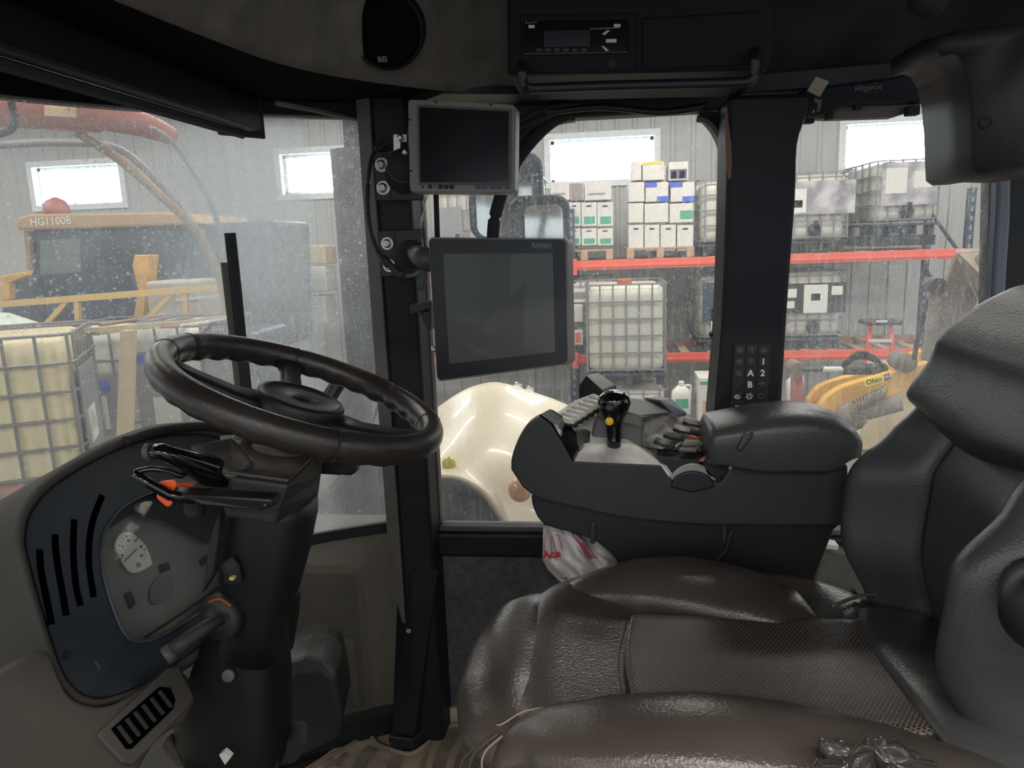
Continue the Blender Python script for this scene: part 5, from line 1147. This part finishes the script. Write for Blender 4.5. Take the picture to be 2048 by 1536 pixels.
mesh('guard_lower', sweep([P(268, 945, y=.78), P(300, 968, y=.785), P(340, 990, y=.79), P(390, 1000, y=.80)], [.005, .006, .007, .006], n=10), M_blackgloss, sc_, smooth=True)
mesh('tray', prism([P(338, 985, y=.79), P(400, 992, y=.79), P(546, 998, y=.82), P(546, 1016, y=.82), P(520, 1022, y=.82), P(400, 1012, y=.79)], (0, .022, .002)), M_black, sc_, bevel=.004)
mesh('tray_pin', lathe(P(530, 1010, y=.815), [(.002, 0), (.001, .002)], 8, V((0, -1, 0))), M_trim, sc_)
mesh('tray_bed', prism([P(330, 960, y=.82), P(400, 945, y=.87), P(470, 970, y=.87), P(440, 992, y=.83), P(380, 985, y=.81)], (0, 0, -.01)), M_colpl, sc_, bevel=.003)
tg = mesh('orange_shift_tab', loft([[P(a, b, y=y) for a, b in pts] for y, pts in ((.795, [(318, 962), (350, 958), (356, 970), (345, 985), (346, 1010), (335, 1016), (312, 996), (316, 980)]), (.81, [(320, 964), (350, 960), (355, 972), (345, 985), (345, 1008), (335, 1013), (314, 994), (318, 980)]))]), M_orange, sc_, bevel=.003)
mesh('orange_catch', prism([P(352, 966, y=.81), P(384, 966, y=.83), P(388, 972, y=.83), P(356, 976, y=.81)], (0, 0, -.004)), M_orange, sc_)
mesh('right_stalk', sweep([P(640, 930, y=1.05), P(680, 935, y=1.05), P(708, 936, y=1.05)], [.014, .012, .008], n=10), M_ink, sc_, smooth=True)
mesh('stalk_switch', prism(PY([(655, 925), (712, 928), (712, 946), (700, 952), (655, 948)], 1.05), (0, .02, 0)), M_black, sc_, bevel=.003)
t = thing('rear_column_rod', P(672, 790, y=1.2), 'grey ribbed slanted arm behind the steering wheel', 'arm')
mesh('arm', sweep([P(655, 800, y=1.25), P(690, 745, y=1.30)], .022, .008, n=4), M_dgrey, t, bevel=.003)
mesh('edge', sweep([P(652, 792, y=1.235), P(682, 742, y=1.285)], .003, n=6), M_trim, t)
# ------------------------------------------------------------------ right-hand control console
cs = thing('control_console', (.13, 1.3, .45), 'dark grey armrest console full of switches', 'console')
y1 = 1.20
side = crv2([(1022, 940), (1024, 912), (1038, 876), (1058, 848), (1080, 834)], 4)+crv2([(1096, 838), (1122, 875), (1148, 922)], 3)+[(1322, 930), (1336, 950), (1348, 966), (1372, 955), (1410, 953), (1440, 967), (1452, 950), (1464, 934), (1696, 930), (1700, 1052)]+crv2([(1560, 1052), (1400, 1050), (1260, 1038), (1160, 1018), (1080, 998), (1045, 975)], 4)
mesh('side_panel', prism(PY(side, y1), (0, .03, 0)), M_dgrey, cs, bevel=.004)
def D3(l): return [P(a, b, y=y) for a, b, y in l]
deck = D3([(1148, 921, y1+.002), (1325, 929, y1+.002), (1338, 948, y1+.002), (1372, 940, y1+.05), (1430, 940, y1+.05), (1460, 930, y1+.002), (1600, 930, y1+.002), (1600, 850, 1.40), (1420, 850, 1.42), (1345, 820, 1.44), (1300, 800, 1.44), (1195, 788, 1.44), (1150, 805, 1.40), (1102, 838, 1.30)])
mesh('deck', prism(deck, (0, 0, -.035)), M_dustl, cs)
mesh('deck_left', prism(D3([(1102, 838, 1.30), (1150, 805, 1.40), (1195, 788, 1.44), (1190, 830, 1.38), (1165, 870, 1.30), (1150, 905, 1.22)]), (0, 0, .004)), M_dustl, cs)
# glossy switch strip on the front curve
strip = mesh('switch_strip', loft([D3([(1080, 830, y1), (1098, 820, y1+.05), (1106, 822, y1+.055)]), D3([(1104, 848, y1), (1124, 838, y1+.05), (1130, 838, y1+.055)]), D3([(1126, 885, y1), (1146, 868, y1+.05), (1152, 870, y1+.055)]), D3([(1146, 922, y1), (1166, 900, y1+.05), (1170, 905, y1+.055)])], cap=False, closed=False), M_blackgloss, cs, solid=.004)
for i, (px, py) in enumerate(((1112, 853), (1122, 866), (1103, 848))):
    mesh('rocker', sweep([P(px-4, py-4, y=y1+.02), P(px+6, py+2, y=y1+.03)], .006, .003, n=8), M_mgrey, strip, smooth=True)
for i, (px, py) in enumerate(((1130, 878), (1140, 895))): mesh('indicator_tile', prism(D3([(px-6, py-4, y1+.012), (px+6, py-10, y1+.035), (px+13, py+1, y1+.035), (px+1, py+7, y1+.012)]), (0, -.002, .002)), M_dgrey, strip)
mesh('corner_wedge', prism(D3([(1146, 874, y1+.06), (1160, 872, y1+.08), (1178, 905, y1+.06), (1160, 912, y1+.03)]), (0, 0, .012)), M_dust, cs, bevel=.002)
# black lower body
lowp = crv2([(1062, 990), (1068, 1020), (1090, 1050), (1150, 1068), (1200, 1088), (1232, 1120), (1240, 1140)], 4)+[(1300, 1160), (1500, 1170), (1612, 1200), (1668, 1060), (1690, 1040), (1690, 1000)]
mesh('under_body', prism(PY(lowp, y1+.02), (0, .24, 0)), M_black, cs, bevel=.01)
for px in (1186, 1450): mesh('moulded_rib', prism(PY([(px-6, 1045), (px+6, 1045), (px+4, 1090), (px-6, 1088)], y1+.015), (0, .01, 0)), M_dgrey, cs, bevel=.003)
mesh('strap_slot', sweep([P(1462, 1058, y=y1+.014), P(1450, 1100, y=y1+.014), P(1425, 1128, y=y1+.014)], .006, .003, n=6), M_dgrey, cs)
# hump, paddle covers
hump = [D3([(1175, 905, 1.27), (1290, 905, 1.27), (1292, 880, 1.36), (1180, 870, 1.36)]), D3([(1190, 835, 1.29), (1285, 858, 1.28), (1302, 838, 1.36), (1205, 812, 1.36)]), D3([(1205, 812, 1.31), (1280, 830, 1.31), (1352, 826, 1.37), (1215, 796, 1.40)]), D3([(1225, 796, 1.38), (1270, 800, 1.38), (1330, 806, 1.40), (1230, 790, 1.42)])]
mesh('hump', loft(hump), M_mgrey, cs, bevel=.006)
mesh('hump_right', loft([D3([(1285, 895, 1.27), (1325, 900, 1.24), (1420, 850, 1.38), (1300, 860, 1.40)]), D3([(1284, 868, 1.28), (1300, 872, 1.27), (1362, 838, 1.37), (1290, 840, 1.38)]), D3([(1278, 835, 1.32), (1300, 848, 1.31), (1345, 828, 1.37), (1290, 815, 1.39)])]), M_dust, cs, bevel=.004)
mesh('left_apron', loft([D3([(1110, 895, 1.235), (1185, 905, 1.235), (1190, 850, 1.33), (1140, 845, 1.33)]), D3([(1165, 880, 1.26), (1188, 888, 1.26), (1196, 848, 1.33), (1178, 846, 1.33)])]), M_dgrey, cs, bevel=.003)
mesh('paddle', loft([D3([(1288, 795, 1.40), (1310, 792, 1.44), (1310, 796, 1.44), (1288, 799, 1.40)]), D3([(1320, 800, 1.38), (1345, 798, 1.42), (1345, 803, 1.42), (1320, 806, 1.38)]), D3([(1352, 830, 1.36), (1374, 826, 1.39), (1374, 832, 1.39), (1354, 836, 1.36)])]), mat('blue grey paddle', (.09, .105, .13), .35), cs, bevel=.002)
# eight small white paddles at the left, four pairs at the right
for i in range(7):
    f_ = i/6; px, py = 1128+f_*66, 838-f_*42; y = 1.262+f_*.115
    sw_ = mesh('toggle', sweep([P(px-12, py-4, y=y), P(px+4, py+3, y=y-.01), P(px+22, py+6, y=y-.02)], [.008, .009, .008], [.004, .006, .004], n=8), M_key, cs, smooth=True)
    mesh('toggle_base', sweep([P(px-10, py+3, y=y), P(px+24, py+13, y=y-.02)], .009, .004, n=6), M_ink, sw_)
for i in range(4):
    px, py = 1325+i*19, 885-i*13; y = 1.26+i*.03
    sw_ = mesh('toggle', sweep([P(px-14, py-7, y=y), P(px, py-2, y=y-.005), P(px+18, py+2, y=y-.01)], [.006, .008, .007], [.004, .006, .004], n=8), M_dust, cs, smooth=True)
    mesh('toggle_base', sweep([P(px-16, py-2, y=y), P(px+24, py+7, y=y-.01)], .009, .004, n=6), M_ink, sw_)
mesh('divider', sweep([P(1352, 892, y=1.25), P(1398, 860, y=1.36)], .002, n=4), M_dustl, cs)
mesh('dial_switch', sweep([P(1388, 866, y=1.30), P(1412, 868, y=1.29)], .010, .006, n=10), M_ink, cs, smooth=True)
mesh('orange_rocker', sweep([P(1377, 876, y=1.28), P(1390, 880, y=1.275), P(1412, 883, y=1.27)], [.007, .0085, .006], [.006, .007, .005], n=8), M_rust, cs, smooth=True)
mesh('grey_rocker', prism(D3([(1364, 892, 1.25), (1406, 892, 1.25), (1410, 886, 1.27), (1370, 884, 1.27)]), (0, 0, .006)), M_dust, cs, bevel=.002)
mesh('label_tile', prism(D3([(1358, 904, 1.23), (1392, 905, 1.23), (1396, 899, 1.245), (1362, 898, 1.245)]), (0, 0, .004)), M_mgrey, cs)
# thumb wheel bay
mesh('bay', prism(D3([(1318, 918, y1+.01), (1462, 926, y1+.01), (1452, 950, y1+.01), (1440, 966, y1+.01), (1350, 965, y1+.01), (1335, 945, y1+.01)]), (0, .06, 0)), M_ink, cs)
mesh('throttle_wheel', loft([[P(1385+math.cos(a)*r, 972-math.sin(a)*r*.95, y=y) for a in [PI*(.02+.96*i/16) for i in range(17)]]+[P(1385, 975, y=y)] for y, r in ((y1+.004, 48), (y1+.03, 50))]), mat('pale worn wheel', (.30, .28, .25), .4), cs, bevel=.003)
mesh('wheel_front', loft([[P(1385+math.cos(a)*r, 975-math.sin(a)*r*.75, y=y) for a in [PI*i/16 for i in range(17)]]+[P(1385, 985, y=y)] for y, r in ((y1-.004, 42), (y1+.004, 46))]), M_black, cs, bevel=.002)
mesh('orange_lever', loft([D3([(1392, 928, y1+.01), (1412, 936, y1+.01), (1414, 928, y1+.02), (1394, 920, y1+.02)]), D3([(1408, 918, y1+.01), (1420, 922, y1+.01), (1422, 914, y1+.02), (1410, 910, y1+.02)]), D3([(1412, 900, y1+.01), (1426, 902, y1+.01), (1428, 896, y1+.02), (1414, 894, y1+.02)])]), mat('copper orange plastic', (.5, .14, .05), .2, coat=.5), cs, bevel=.002)
mesh('black_knob', lathe(P(1428, 925, y=y1+.03), [(.022, 0), (.022, .022), (.018, .026)], 20, V((0, -1, 0))), M_ink, cs, smooth=True)
# fore screen pod
mesh('screen_pod', loft([D3([(1156, 805, 1.46), (1157, 770, 1.46), (1172, 750, 1.46), (1205, 782, 1.42), (1205, 800, 1.42)]), D3([(1200, 800, 1.52), (1196, 765, 1.52), (1196, 744, 1.52), (1234, 770, 1.48), (1234, 790, 1.48)])]), M_black, cs, bevel=.004)
mesh('front_mount', sweep([P(1180, 800, y=1.47), P(1185, 850, y=1.45)], .02, n=8), M_black, cs)
# arm pad
ap = thing('armrest_pad', P(1570, 925, y=1.2), 'padded black leather armrest top', 'armrest')
prof_ = []
for px, s, zt_ in ((1416, .72, .80), (1424, .95, .815), (1450, 1, .82), (1520, 1, .832), (1600, 1, .838), (1660, .98, .832), (1705, .92, .815), (1728, .72, .795), (1734, .45, .78)):
    x = P(px, 870, y=1.18).x; c_y = 1.235; hw = .07*s; zb = .742 if px > 1490 else .752
    if px >= 1705: zb = .76
    prof_.append((x, hw, zb, zt_))
rg = []
qa = crv([V((a_, b_, 0)) for a_, b_, c_, d_ in prof_], 4); qb = crv([V((c_, d_, 0)) for a_, b_, c_, d_ in prof_], 4)
c_y = 1.235
for A_, B2 in zip(qa, qb):
    x, hw, zb, zt_ = A_.x, A_.y, B2.x, B2.y
    rg.append([V((x, c_y+u*hw, zb+(zt_-zb)*v)) for u, v in ((-.98, .5), (-1, .68), (-.95, .80), (-.8, .91), (-.45, .985), (.2, 1), (.7, .95), (.95, .8), (1, .6), (1, .1), (.9, 0), (-.90, 0), (-.96, .06))])
mesh('pad', loft(rg), M_leatherb, ap, smooth=True)
mesh('latch_recess', loft([D3([(1490, 862, 1.163), (1505, 858, 1.163), (1508, 872, 1.163), (1482, 905, 1.163), (1472, 902, 1.163)]), D3([(1492, 864, 1.157), (1502, 861, 1.157), (1504, 872, 1.157), (1481, 900, 1.157), (1476, 898, 1.157)])]), M_leatherb, ap, bevel=.002)
# joystick
js = thing('joystick', P(1232, 905, y=1.25), 'glossy black pear-shaped joystick with a yellow button', 'joystick')
mesh('boot_dish', lathe(P(1232, 910, y=1.26), [(.038, -.006), (.040, 0), (.034, .004), (.024, -.002), (.018, .004)], 30, V((0, -.1, 1))), M_dgrey, js, smooth=True)
jb = P(1228, 905, y=1.255); jt = P(1228, 779, y=1.265)
ja = (jt-jb).normalized(); H_ = (jt-jb).length
mesh('knob', lathe(jb, [(.0125*s, H_*h) for h, s in ((0, 1.0), (.2, 1.0), (.4, 1.05), (.5, 1.2), (.6, 1.65), (.7, 2.1), (.8, 2.3), (.88, 2.15), (.95, 1.6), (.985, .9), (1.0, .1))], 28, ja), M_blackgloss, js, smooth=True)
mesh('yellow_button', lathe(P(1219, 842, y=1.232), [(.0072, 0), (.0072, .004), (.006, .006), (.001, .0065)], 20, V((-.05, -1, .1))), M_yellow, js, smooth=True)
mesh('grey_button', lathe(P(1219, 815, y=1.233), [(.0075, 0), (.0075, .002), (.005, .003)], 20, V((-.05, -1, .25))), M_black, js, smooth=True)
mesh('button_mark', prism([P(1214, 818, y=1.2285), P(1224, 818, y=1.2285), P(1222, 812, y=1.23), P(1218, 810, y=1.23)], (0, -.0006, 0)), M_dgrey, js)
# shopping bag
t = thing('plastic_bag', P(1150, 1160, y=1.35), 'white plastic shopping bag with red lettering hanging under the console', 'bag')
def bagp(u, v):
    l = crv2([(1086, 1050), (1086, 1080), (1085, 1118), (1096, 1140), (1122, 1165), (1150, 1200)], 1); 
    rr2 = [(1170, 1062), (1205, 1080), (1225, 1100), (1240, 1120), (1240, 1150), (1220, 1200)]
    k = v*5; i = min(4, int(k)); f_ = k-i
    a = (l[i][0]*(1-f_)+l[i+1][0]*f_, l[i][1]*(1-f_)+l[i+1][1]*f_); b = (rr2[i][0]*(1-f_)+rr2[i+1][0]*f_, rr2[i][1]*(1-f_)+rr2[i+1][1]*f_)
    px, py = a[0]*(1-u)+b[0]*u, a[1]*(1-u)+b[1]*u
    y = 1.34-.05*math.sin(PI*u)**.7+.008*math.sin(17*u+5*v)+.006*math.sin(29*u-11*v+1)
    return P(px, py, y=y)
g1 = grid(bagp, 26, 20); g2 = grid(lambda u, v: bagp(u, v)+V((0, .10*math.sin(PI*u)**.5*math.sin(PI*min(1, v*1.2+.05))**.5+.002, 0)), 26, 20)
M_bag = mat('thin white plastic film', (.62, .58, .57), .35, alpha=1, bump=.6, bs=30)
mesh('film', join(g1, g2), M_bag, t, smooth=True)
M_redp = mat('red bag print', (.5, .03, .06), .5)
text('lettering', 'Ace', P(1103, 1109, y=1.292), (1, 0, .14), (0, 0, 1), .021, M_redp, t, bold=.0006)
def bagline(pts, r=.0007): mesh('print_line', sweep([bagp(u, v)+V((0, -.002, 0)) for u, v in pts], r, n=4), M_redp, t)
bagline([(.05, .12), (.02, .3), (.1, .42), (.13, .3), (.15, .15)]); bagline([(.17, .12), (.2, .35), (.17, .45)]); bagline([(.22, .12), (.3, .12), (.3, .3), (.24, .44)])
for u in (.60, .63, .66, .70): bagline([(u, .06), (u-.01, .25), (u+.01, .42), (u+.03, .5)], .0011)
bagline([(.08, .72), (.11, .76), (.16, .73)], .001)
# green reflection plate low on the corner post is only a reflection in the photograph and is left out
# ================================================================== the driver's seat
st = thing('driver_seat', (.15, .95, 0), 'black-brown leather driver seat with perforated centre and high back', 'seat')
SCX, SCY = .15, .945
def cushion_ring(z, s, hx=.30, hy=.285, cx=SCX, cy=SCY, e=3.0, n=64):
    out = []
    for i in range(n):
        t_ = 2*PI*i/n; c, s2 = math.cos(t_), math.sin(t_)
        out.append(V((cx+hx*s*math.copysign(abs(c)**(2/e), c), cy+hy*s*math.copysign(abs(s2)**(2/e), s2), z)))
    return out
mesh('cushion', loft([cushion_ring(z, s) for z, s in ((.36, .86), (.38, .95), (.44, .985), (.49, 1.0), (.525, .985), (.548, .95), (.560, .90), (.566, .82), (.564, .7), (.556, .5), (.552, .2))]), M_leather, st, smooth=True)
# perforated centre, raised a little
def cen_(u, v):
    x = .035+.345*u; y = .768+.267*v
    if u < .001 or u > .999 or v < .001 or v > .999: return V((x, y, .545))
    z = .571-.006*math.sin(PI*u)*math.sin(PI*v)+.0
    z -= .022*max(0, (abs(2*v-1)-.9)/.1)**2+.022*max(0, (abs(2*u-1)-.94)/.06)**2
    x += -.018*math.sin(PI*v)*(1-u)
    return V((x, y, z))
mesh('perforated_panel', grid(cen_, 40, 30), M_perf, st, smooth=True)
mesh('panel_seam', sweep([cen_(.003, v/16)+V((-.001, 0, .0015)) for v in range(1, 16)], .0022, n=6), M_piping, st, smooth=True)
def pillow(name, spine, wid, hei, mt=M_leather, e=2.2, up=V((0, 0, 1)), n=20, k=5, **kw):
    S_ = crv(spine, k); N = len(S_)
    def itp(a):
        x = [i*(len(a)-1)/(N-1) for i in range(N)]; o = []
        for q in x:
            i = min(int(q), len(a)-2); f_ = q-i; f_ = f_*f_*(3-2*f_) if 0 else f_; o.append(a[i]*(1-f_)+a[i+1]*f_)
        return o
    return mesh(name, sweep(S_, itp(wid), itp(hei), n=n, up=up, e=e), mt, st, smooth=True, **kw)
pillow('far_bolster', [(-.075, 1.105, .545), (-.03, 1.125, .552), (.05, 1.13, .560), (.13, 1.115, .563), (.21, 1.085, .560), (.27, 1.055, .552), (.31, 1.03, .545)],
       [.008, .036, .066, .078, .076, .058, .006], [.006, .022, .038, .046, .044, .036, .006])
pillow('near_bolster', [(-.125, .735, .530), (-.08, .755, .548), (0, .745, .560), (.1, .740, .567), (.2, .730, .567), (.3, .72, .560), (.42, .71, .55)],
       [.008, .05, .068, .072, .07, .062, .03], [.006, .026, .038, .043, .041, .034, .02])
# front roll
pillow('front_roll', [(-.085, 1.13, .525), (-.115, 1.07, .528), (-.128, .97, .528), (-.13, .87, .528), (-.12, .80, .525), (-.095, .745, .52)], [.02, .055, .066, .066, .055, .02], [.02, .036, .042, .042, .036, .02])
0 and mesh('cross_seam', sweep(crv([V(p) for p in ((.028, .80, .567), (.018, .86, .566), (.013, .92, .565), (.018, .98, .564), (.03, 1.04, .563))], 4), .002, n=6), M_piping, st, smooth=True)
# stitched seams of the near bolster
for dx, dz, r in ((0, 0, .0022), (-.012, -.007, .0018)):
    pts = crv([V(p)+V((dx, 0, dz)) for p in ((-.125, .765, .553), (-.15, .735, .545), (-.146, .70, .540), (-.11, .668, .545), (-.03, .652, .553), (.1, .648, .556), (.3, .645, .556))], 8)
    mesh('seam', sweep(pts, r, n=6), M_leather, st, smooth=True)
sts = crv([V(p) for p in ((-.118, .748, .562), (-.135, .725, .557), (-.132, .70, .553), (-.10, .680, .560), (-.03, .669, .572), (.08, .664, .578), (.3, .655, .577))], 26)
g = [sweep([sts[i], sts[i].lerp(sts[i+1], .62)], .0012, n=4) for i in range(0, len(sts)-1)]
setp(mesh('stitching', join(*g), M_thread, st), kind='stuff')
sts = crv([V(p) for p in ((-.14, .80, .546), (-.125, .775, .556), (-.095, .79, .566), (-.05, .795, .571))], 4)
mesh('corner_seam', sweep(sts, .0010, n=6), M_thread, st)
# rear wedge of the cushion against the seat back
def wedge(u, v):
    a = [P(1690, 1232, z=.56), P(1740, 1235, z=.565), P(1800, 1258, z=.57), P(1860, 1320, z=.575)]
    b = [P(1690, 1240, z=.56), P(1760, 1380, z=.57), P(1800, 1450, z=.575), P(1860, 1560, z=.59)]
    i = min(2, int(v*3)); f_ = v*3-i
    p = a[i].lerp(a[i+1], f_); q = b[i].lerp(b[i+1], f_)
    return p.lerp(q, u)+V((0, 0, .01*math.sin(PI*u)))
wg = [V(p) for p in ((.335, 1.06, .545), (.40, 1.10, .545), (.50, 1.05, .545), (.56, .80, .545), (.50, .68, .545), (.36, .69, .55), (.36, .78, .56))]
cw = sum(wg, V((0, 0, 0)))/len(wg)
mesh('rear_gusset', loft([wg, [p+V((0, 0, .018)) for p in wg], [p.lerp(cw, .12)+V((0, 0, .026)) for p in wg], [p.lerp(cw, .6)+V((0, 0, .03)) for p in wg]]), M_leatherb, st, smooth=True, sub=1)
mesh('gusset_piping', tube([V(p)+V((0, 0, .02)) for p in ((.335, 1.06, .55), (.40, 1.10, .55), (.46, 1.085, .55), (.50, 1.05, .55))], .003, 6, k=5), M_piping, st, smooth=True)
# seat back: outline of half width and lean by height
def itab(tab, z):
    if z <= tab[0][0]: return tab[0][1]
    for (a, b), (c, d) in zip(tab, tab[1:]):
        if z <= c:
            f_ = (z-a)/(c-a); f_ = f_*f_*(3-2*f_); return b+(d-b)*f_
    return tab[-1][1]
XC = [(.46, .505), (.55, .470), (.66, .452), (.76, .458), (.86, .492), (.95, .535), (1.03, .585), (1.06, .61)]
HW = [(.46, .13), (.52, .165), (.60, .195), (.70, .208), (.78, .203), (.86, .185), (.93, .172), (1.0, .155), (1.035, .125), (1.05, .08)]
BO = [(.46, .05), (.54, .065), (.64, .085), (.74, .085), (.82, .05), (.90, .012), (1.0, 0), (1.06, 0)]
def back(u, v):
    z = .46+.59*v; hw = itab(HW, z); s = 2*u-1
    x = itab(XC, z); a = abs(s)
    if s < 0: hw = max(hw, .198-max(0, z-.7)*.5)
    bol = itab(BO, z)*(max(0, (a-.42)/.40) if a < .82 else 1); bol = itab(BO, z)*min(1, max(0, (a-.45)/.33))**1.0
    edge = .05*max(0, (a-.84)/.16)**2.2
    groove = .010*math.exp(-((a-.47)/.03)**2) if z < .88 else 0
    top = .05*max(0, (z-.99)/.06)**2
    return V((x-bol+edge+top+groove, .965+s*hw, z))
NU, NV = 60, 60
fr_ = grid(back, NU, NV)
def backr(u, v): p = back(u, v); return V((max(p.x+.06, itab(XC, p.z)+.10-.03*abs(2*u-1)), p.y, p.z))
outline = [back(0, j/NV) for j in range(NV+1)]+[back(i/NU, 1) for i in range(1, NU+1)]+[back(1, 1-j/NV) for j in range(1, NV+1)]+[back(1-i/NU, 0) for i in range(1, NU)]
outr = [backr(0, j/NV) for j in range(NV+1)]+[backr(i/NU, 1) for i in range(1, NU+1)]+[backr(1, 1-j/NV) for j in range(1, NV+1)]+[backr(1-i/NU, 0) for i in range(1, NU)]
sidew = loft([outline, outr], cap=False); rear = grid(backr, 12, 12)
g = join(fr_, sidew, grid(backr, NU, NV))
o = mesh('backrest', g, M_leatherb, st, smooth=True)
bm = bmesh.new(); bm.from_mesh(o.data); bmesh.ops.remove_doubles(bm, verts=bm.verts, dist=.0005); bmesh.ops.recalc_face_normals(bm, faces=bm.faces); bm.to_mesh(o.data); bm.free()
for p in o.data.polygons: p.use_smooth = True
# head pad overlapping the top
def head(u, v):
    s = 2*u-1; z0 = .845+.0*abs(s)-.012*math.cos(PI*s); z1 = 1.045-.0*abs(s)
    z = z0+(z1-z0)*v; hw = itab(HW, z)*1.03+.008
    x = itab(XC, z)-.045-.014*math.sin(PI*v)
    a = abs(s); x += .035*max(0, (a-.8)/.2)**2+.04*max(0, (v-.82)/.18)**2+.020*max(0, (.12-v)/.12)**2
    return V((x, .965+s*hw, z))
hf = grid(head, 40, 30)
oh = [head(0, j/30) for j in range(31)]+[head(i/40, 1) for i in range(1, 41)]+[head(1, 1-j/30) for j in range(1, 31)]+[head(1-i/40, 0) for i in range(1, 40)]
g = join(hf, loft([oh, [p+V((.05, 0, 0)) for p in oh]], cap=False))
o = mesh('head_pad', g, mat('blue black head leather', (.030, .034, .038), .36, bump=.35, bs=350, var=.1, vs=6), st, smooth=True)
bm = bmesh.new(); bm.from_mesh(o.data); bmesh.ops.remove_doubles(bm, verts=bm.verts, dist=.0005); bmesh.ops.recalc_face_normals(bm, faces=bm.faces); bm.to_mesh(o.data); bm.free()
# seams down the back
for sgn in (1, -1):
    mesh('back_seam', sweep([back(.5+sgn*.235, v/30)+V((-.001, 0, 0)) for v in range(3, 20)], .0016, n=6), M_rubber, st, smooth=True)
# suspension base
mesh('seat_base', join(boxb((-.05, .74, .0), (.42, 1.16, .06)), boxb((-.03, .76, .30), (.42, 1.14, .37))), M_black, st, bevel=.01)
g = [boxb((-.03+.0, .77, .06+i*.05), (.40, 1.13, .09+i*.05)) for i in range(5)]
mesh('bellows', join(*g), M_rubber, st, bevel=.01)
mesh('hinge_cover', lathe(P(2098, 1215, y=.72), [(.042, -.03), (.042, .02), (.034, .03), (.02, .034)], 28, V((-.5, -1, 0))), M_black, st, smooth=True)
# belt buckle webbing behind the cushion
t = thing('seat_belt', (.36, 1.13, .55), 'olive seat belt webbing looped behind the cushion', 'seat belt')
mesh('webbing', loft([[p+V((0, 0, -.006)), p+V((0, 0, .006)), p+V((.004, .003, .006)), p+V((.004, .003, -.006))] for p in crv([P(1560, 1180, y=1.16), P(1610, 1204, y=1.13), P(1650, 1222, y=1.12), P(1672, 1212, y=1.12), P(1698, 1218, y=1.12), P(1740, 1232, y=1.11)], 4)]), mat('olive webbing', (.11, .10, .065), .8), t)
mesh('buckle_stud', lathe(P(1726, 1222, y=1.10), [(.008, 0), (.008, .010), (.010, .011), (.010, .016), (.006, .019)], 16, V((-.2, -.3, 1))), M_trim, t, smooth=True)
mesh('anchor_strap', prism(PY([(1668, 1214), (1700, 1190), (1712, 1182), (1740, 1222), (1700, 1226)], 1.13), (0, .01, 0)), M_ink, t)
# crumpled dark bag at the lower right edge
def crump(u, v):
    a, b = 2*PI*u, PI*v; r = 1+.16*math.sin(5*a+3*b)+.12*math.sin(9*b-2*a)+.08*math.sin(13*a)
    c = P(1745, 1575, y=.66)
    return c+V((.062*math.cos(a)*math.sin(b)*r, .04*math.sin(a)*math.sin(b)*r, .036*math.cos(b)*r))
o = mesh('crumpled_cover', grid(crump, 60, 30), mat('shiny dark film', (.05, .045, .04), .15), smooth=True); setp(o, 'crumpled shiny dark cover at the bottom edge of the seat', 'cover')
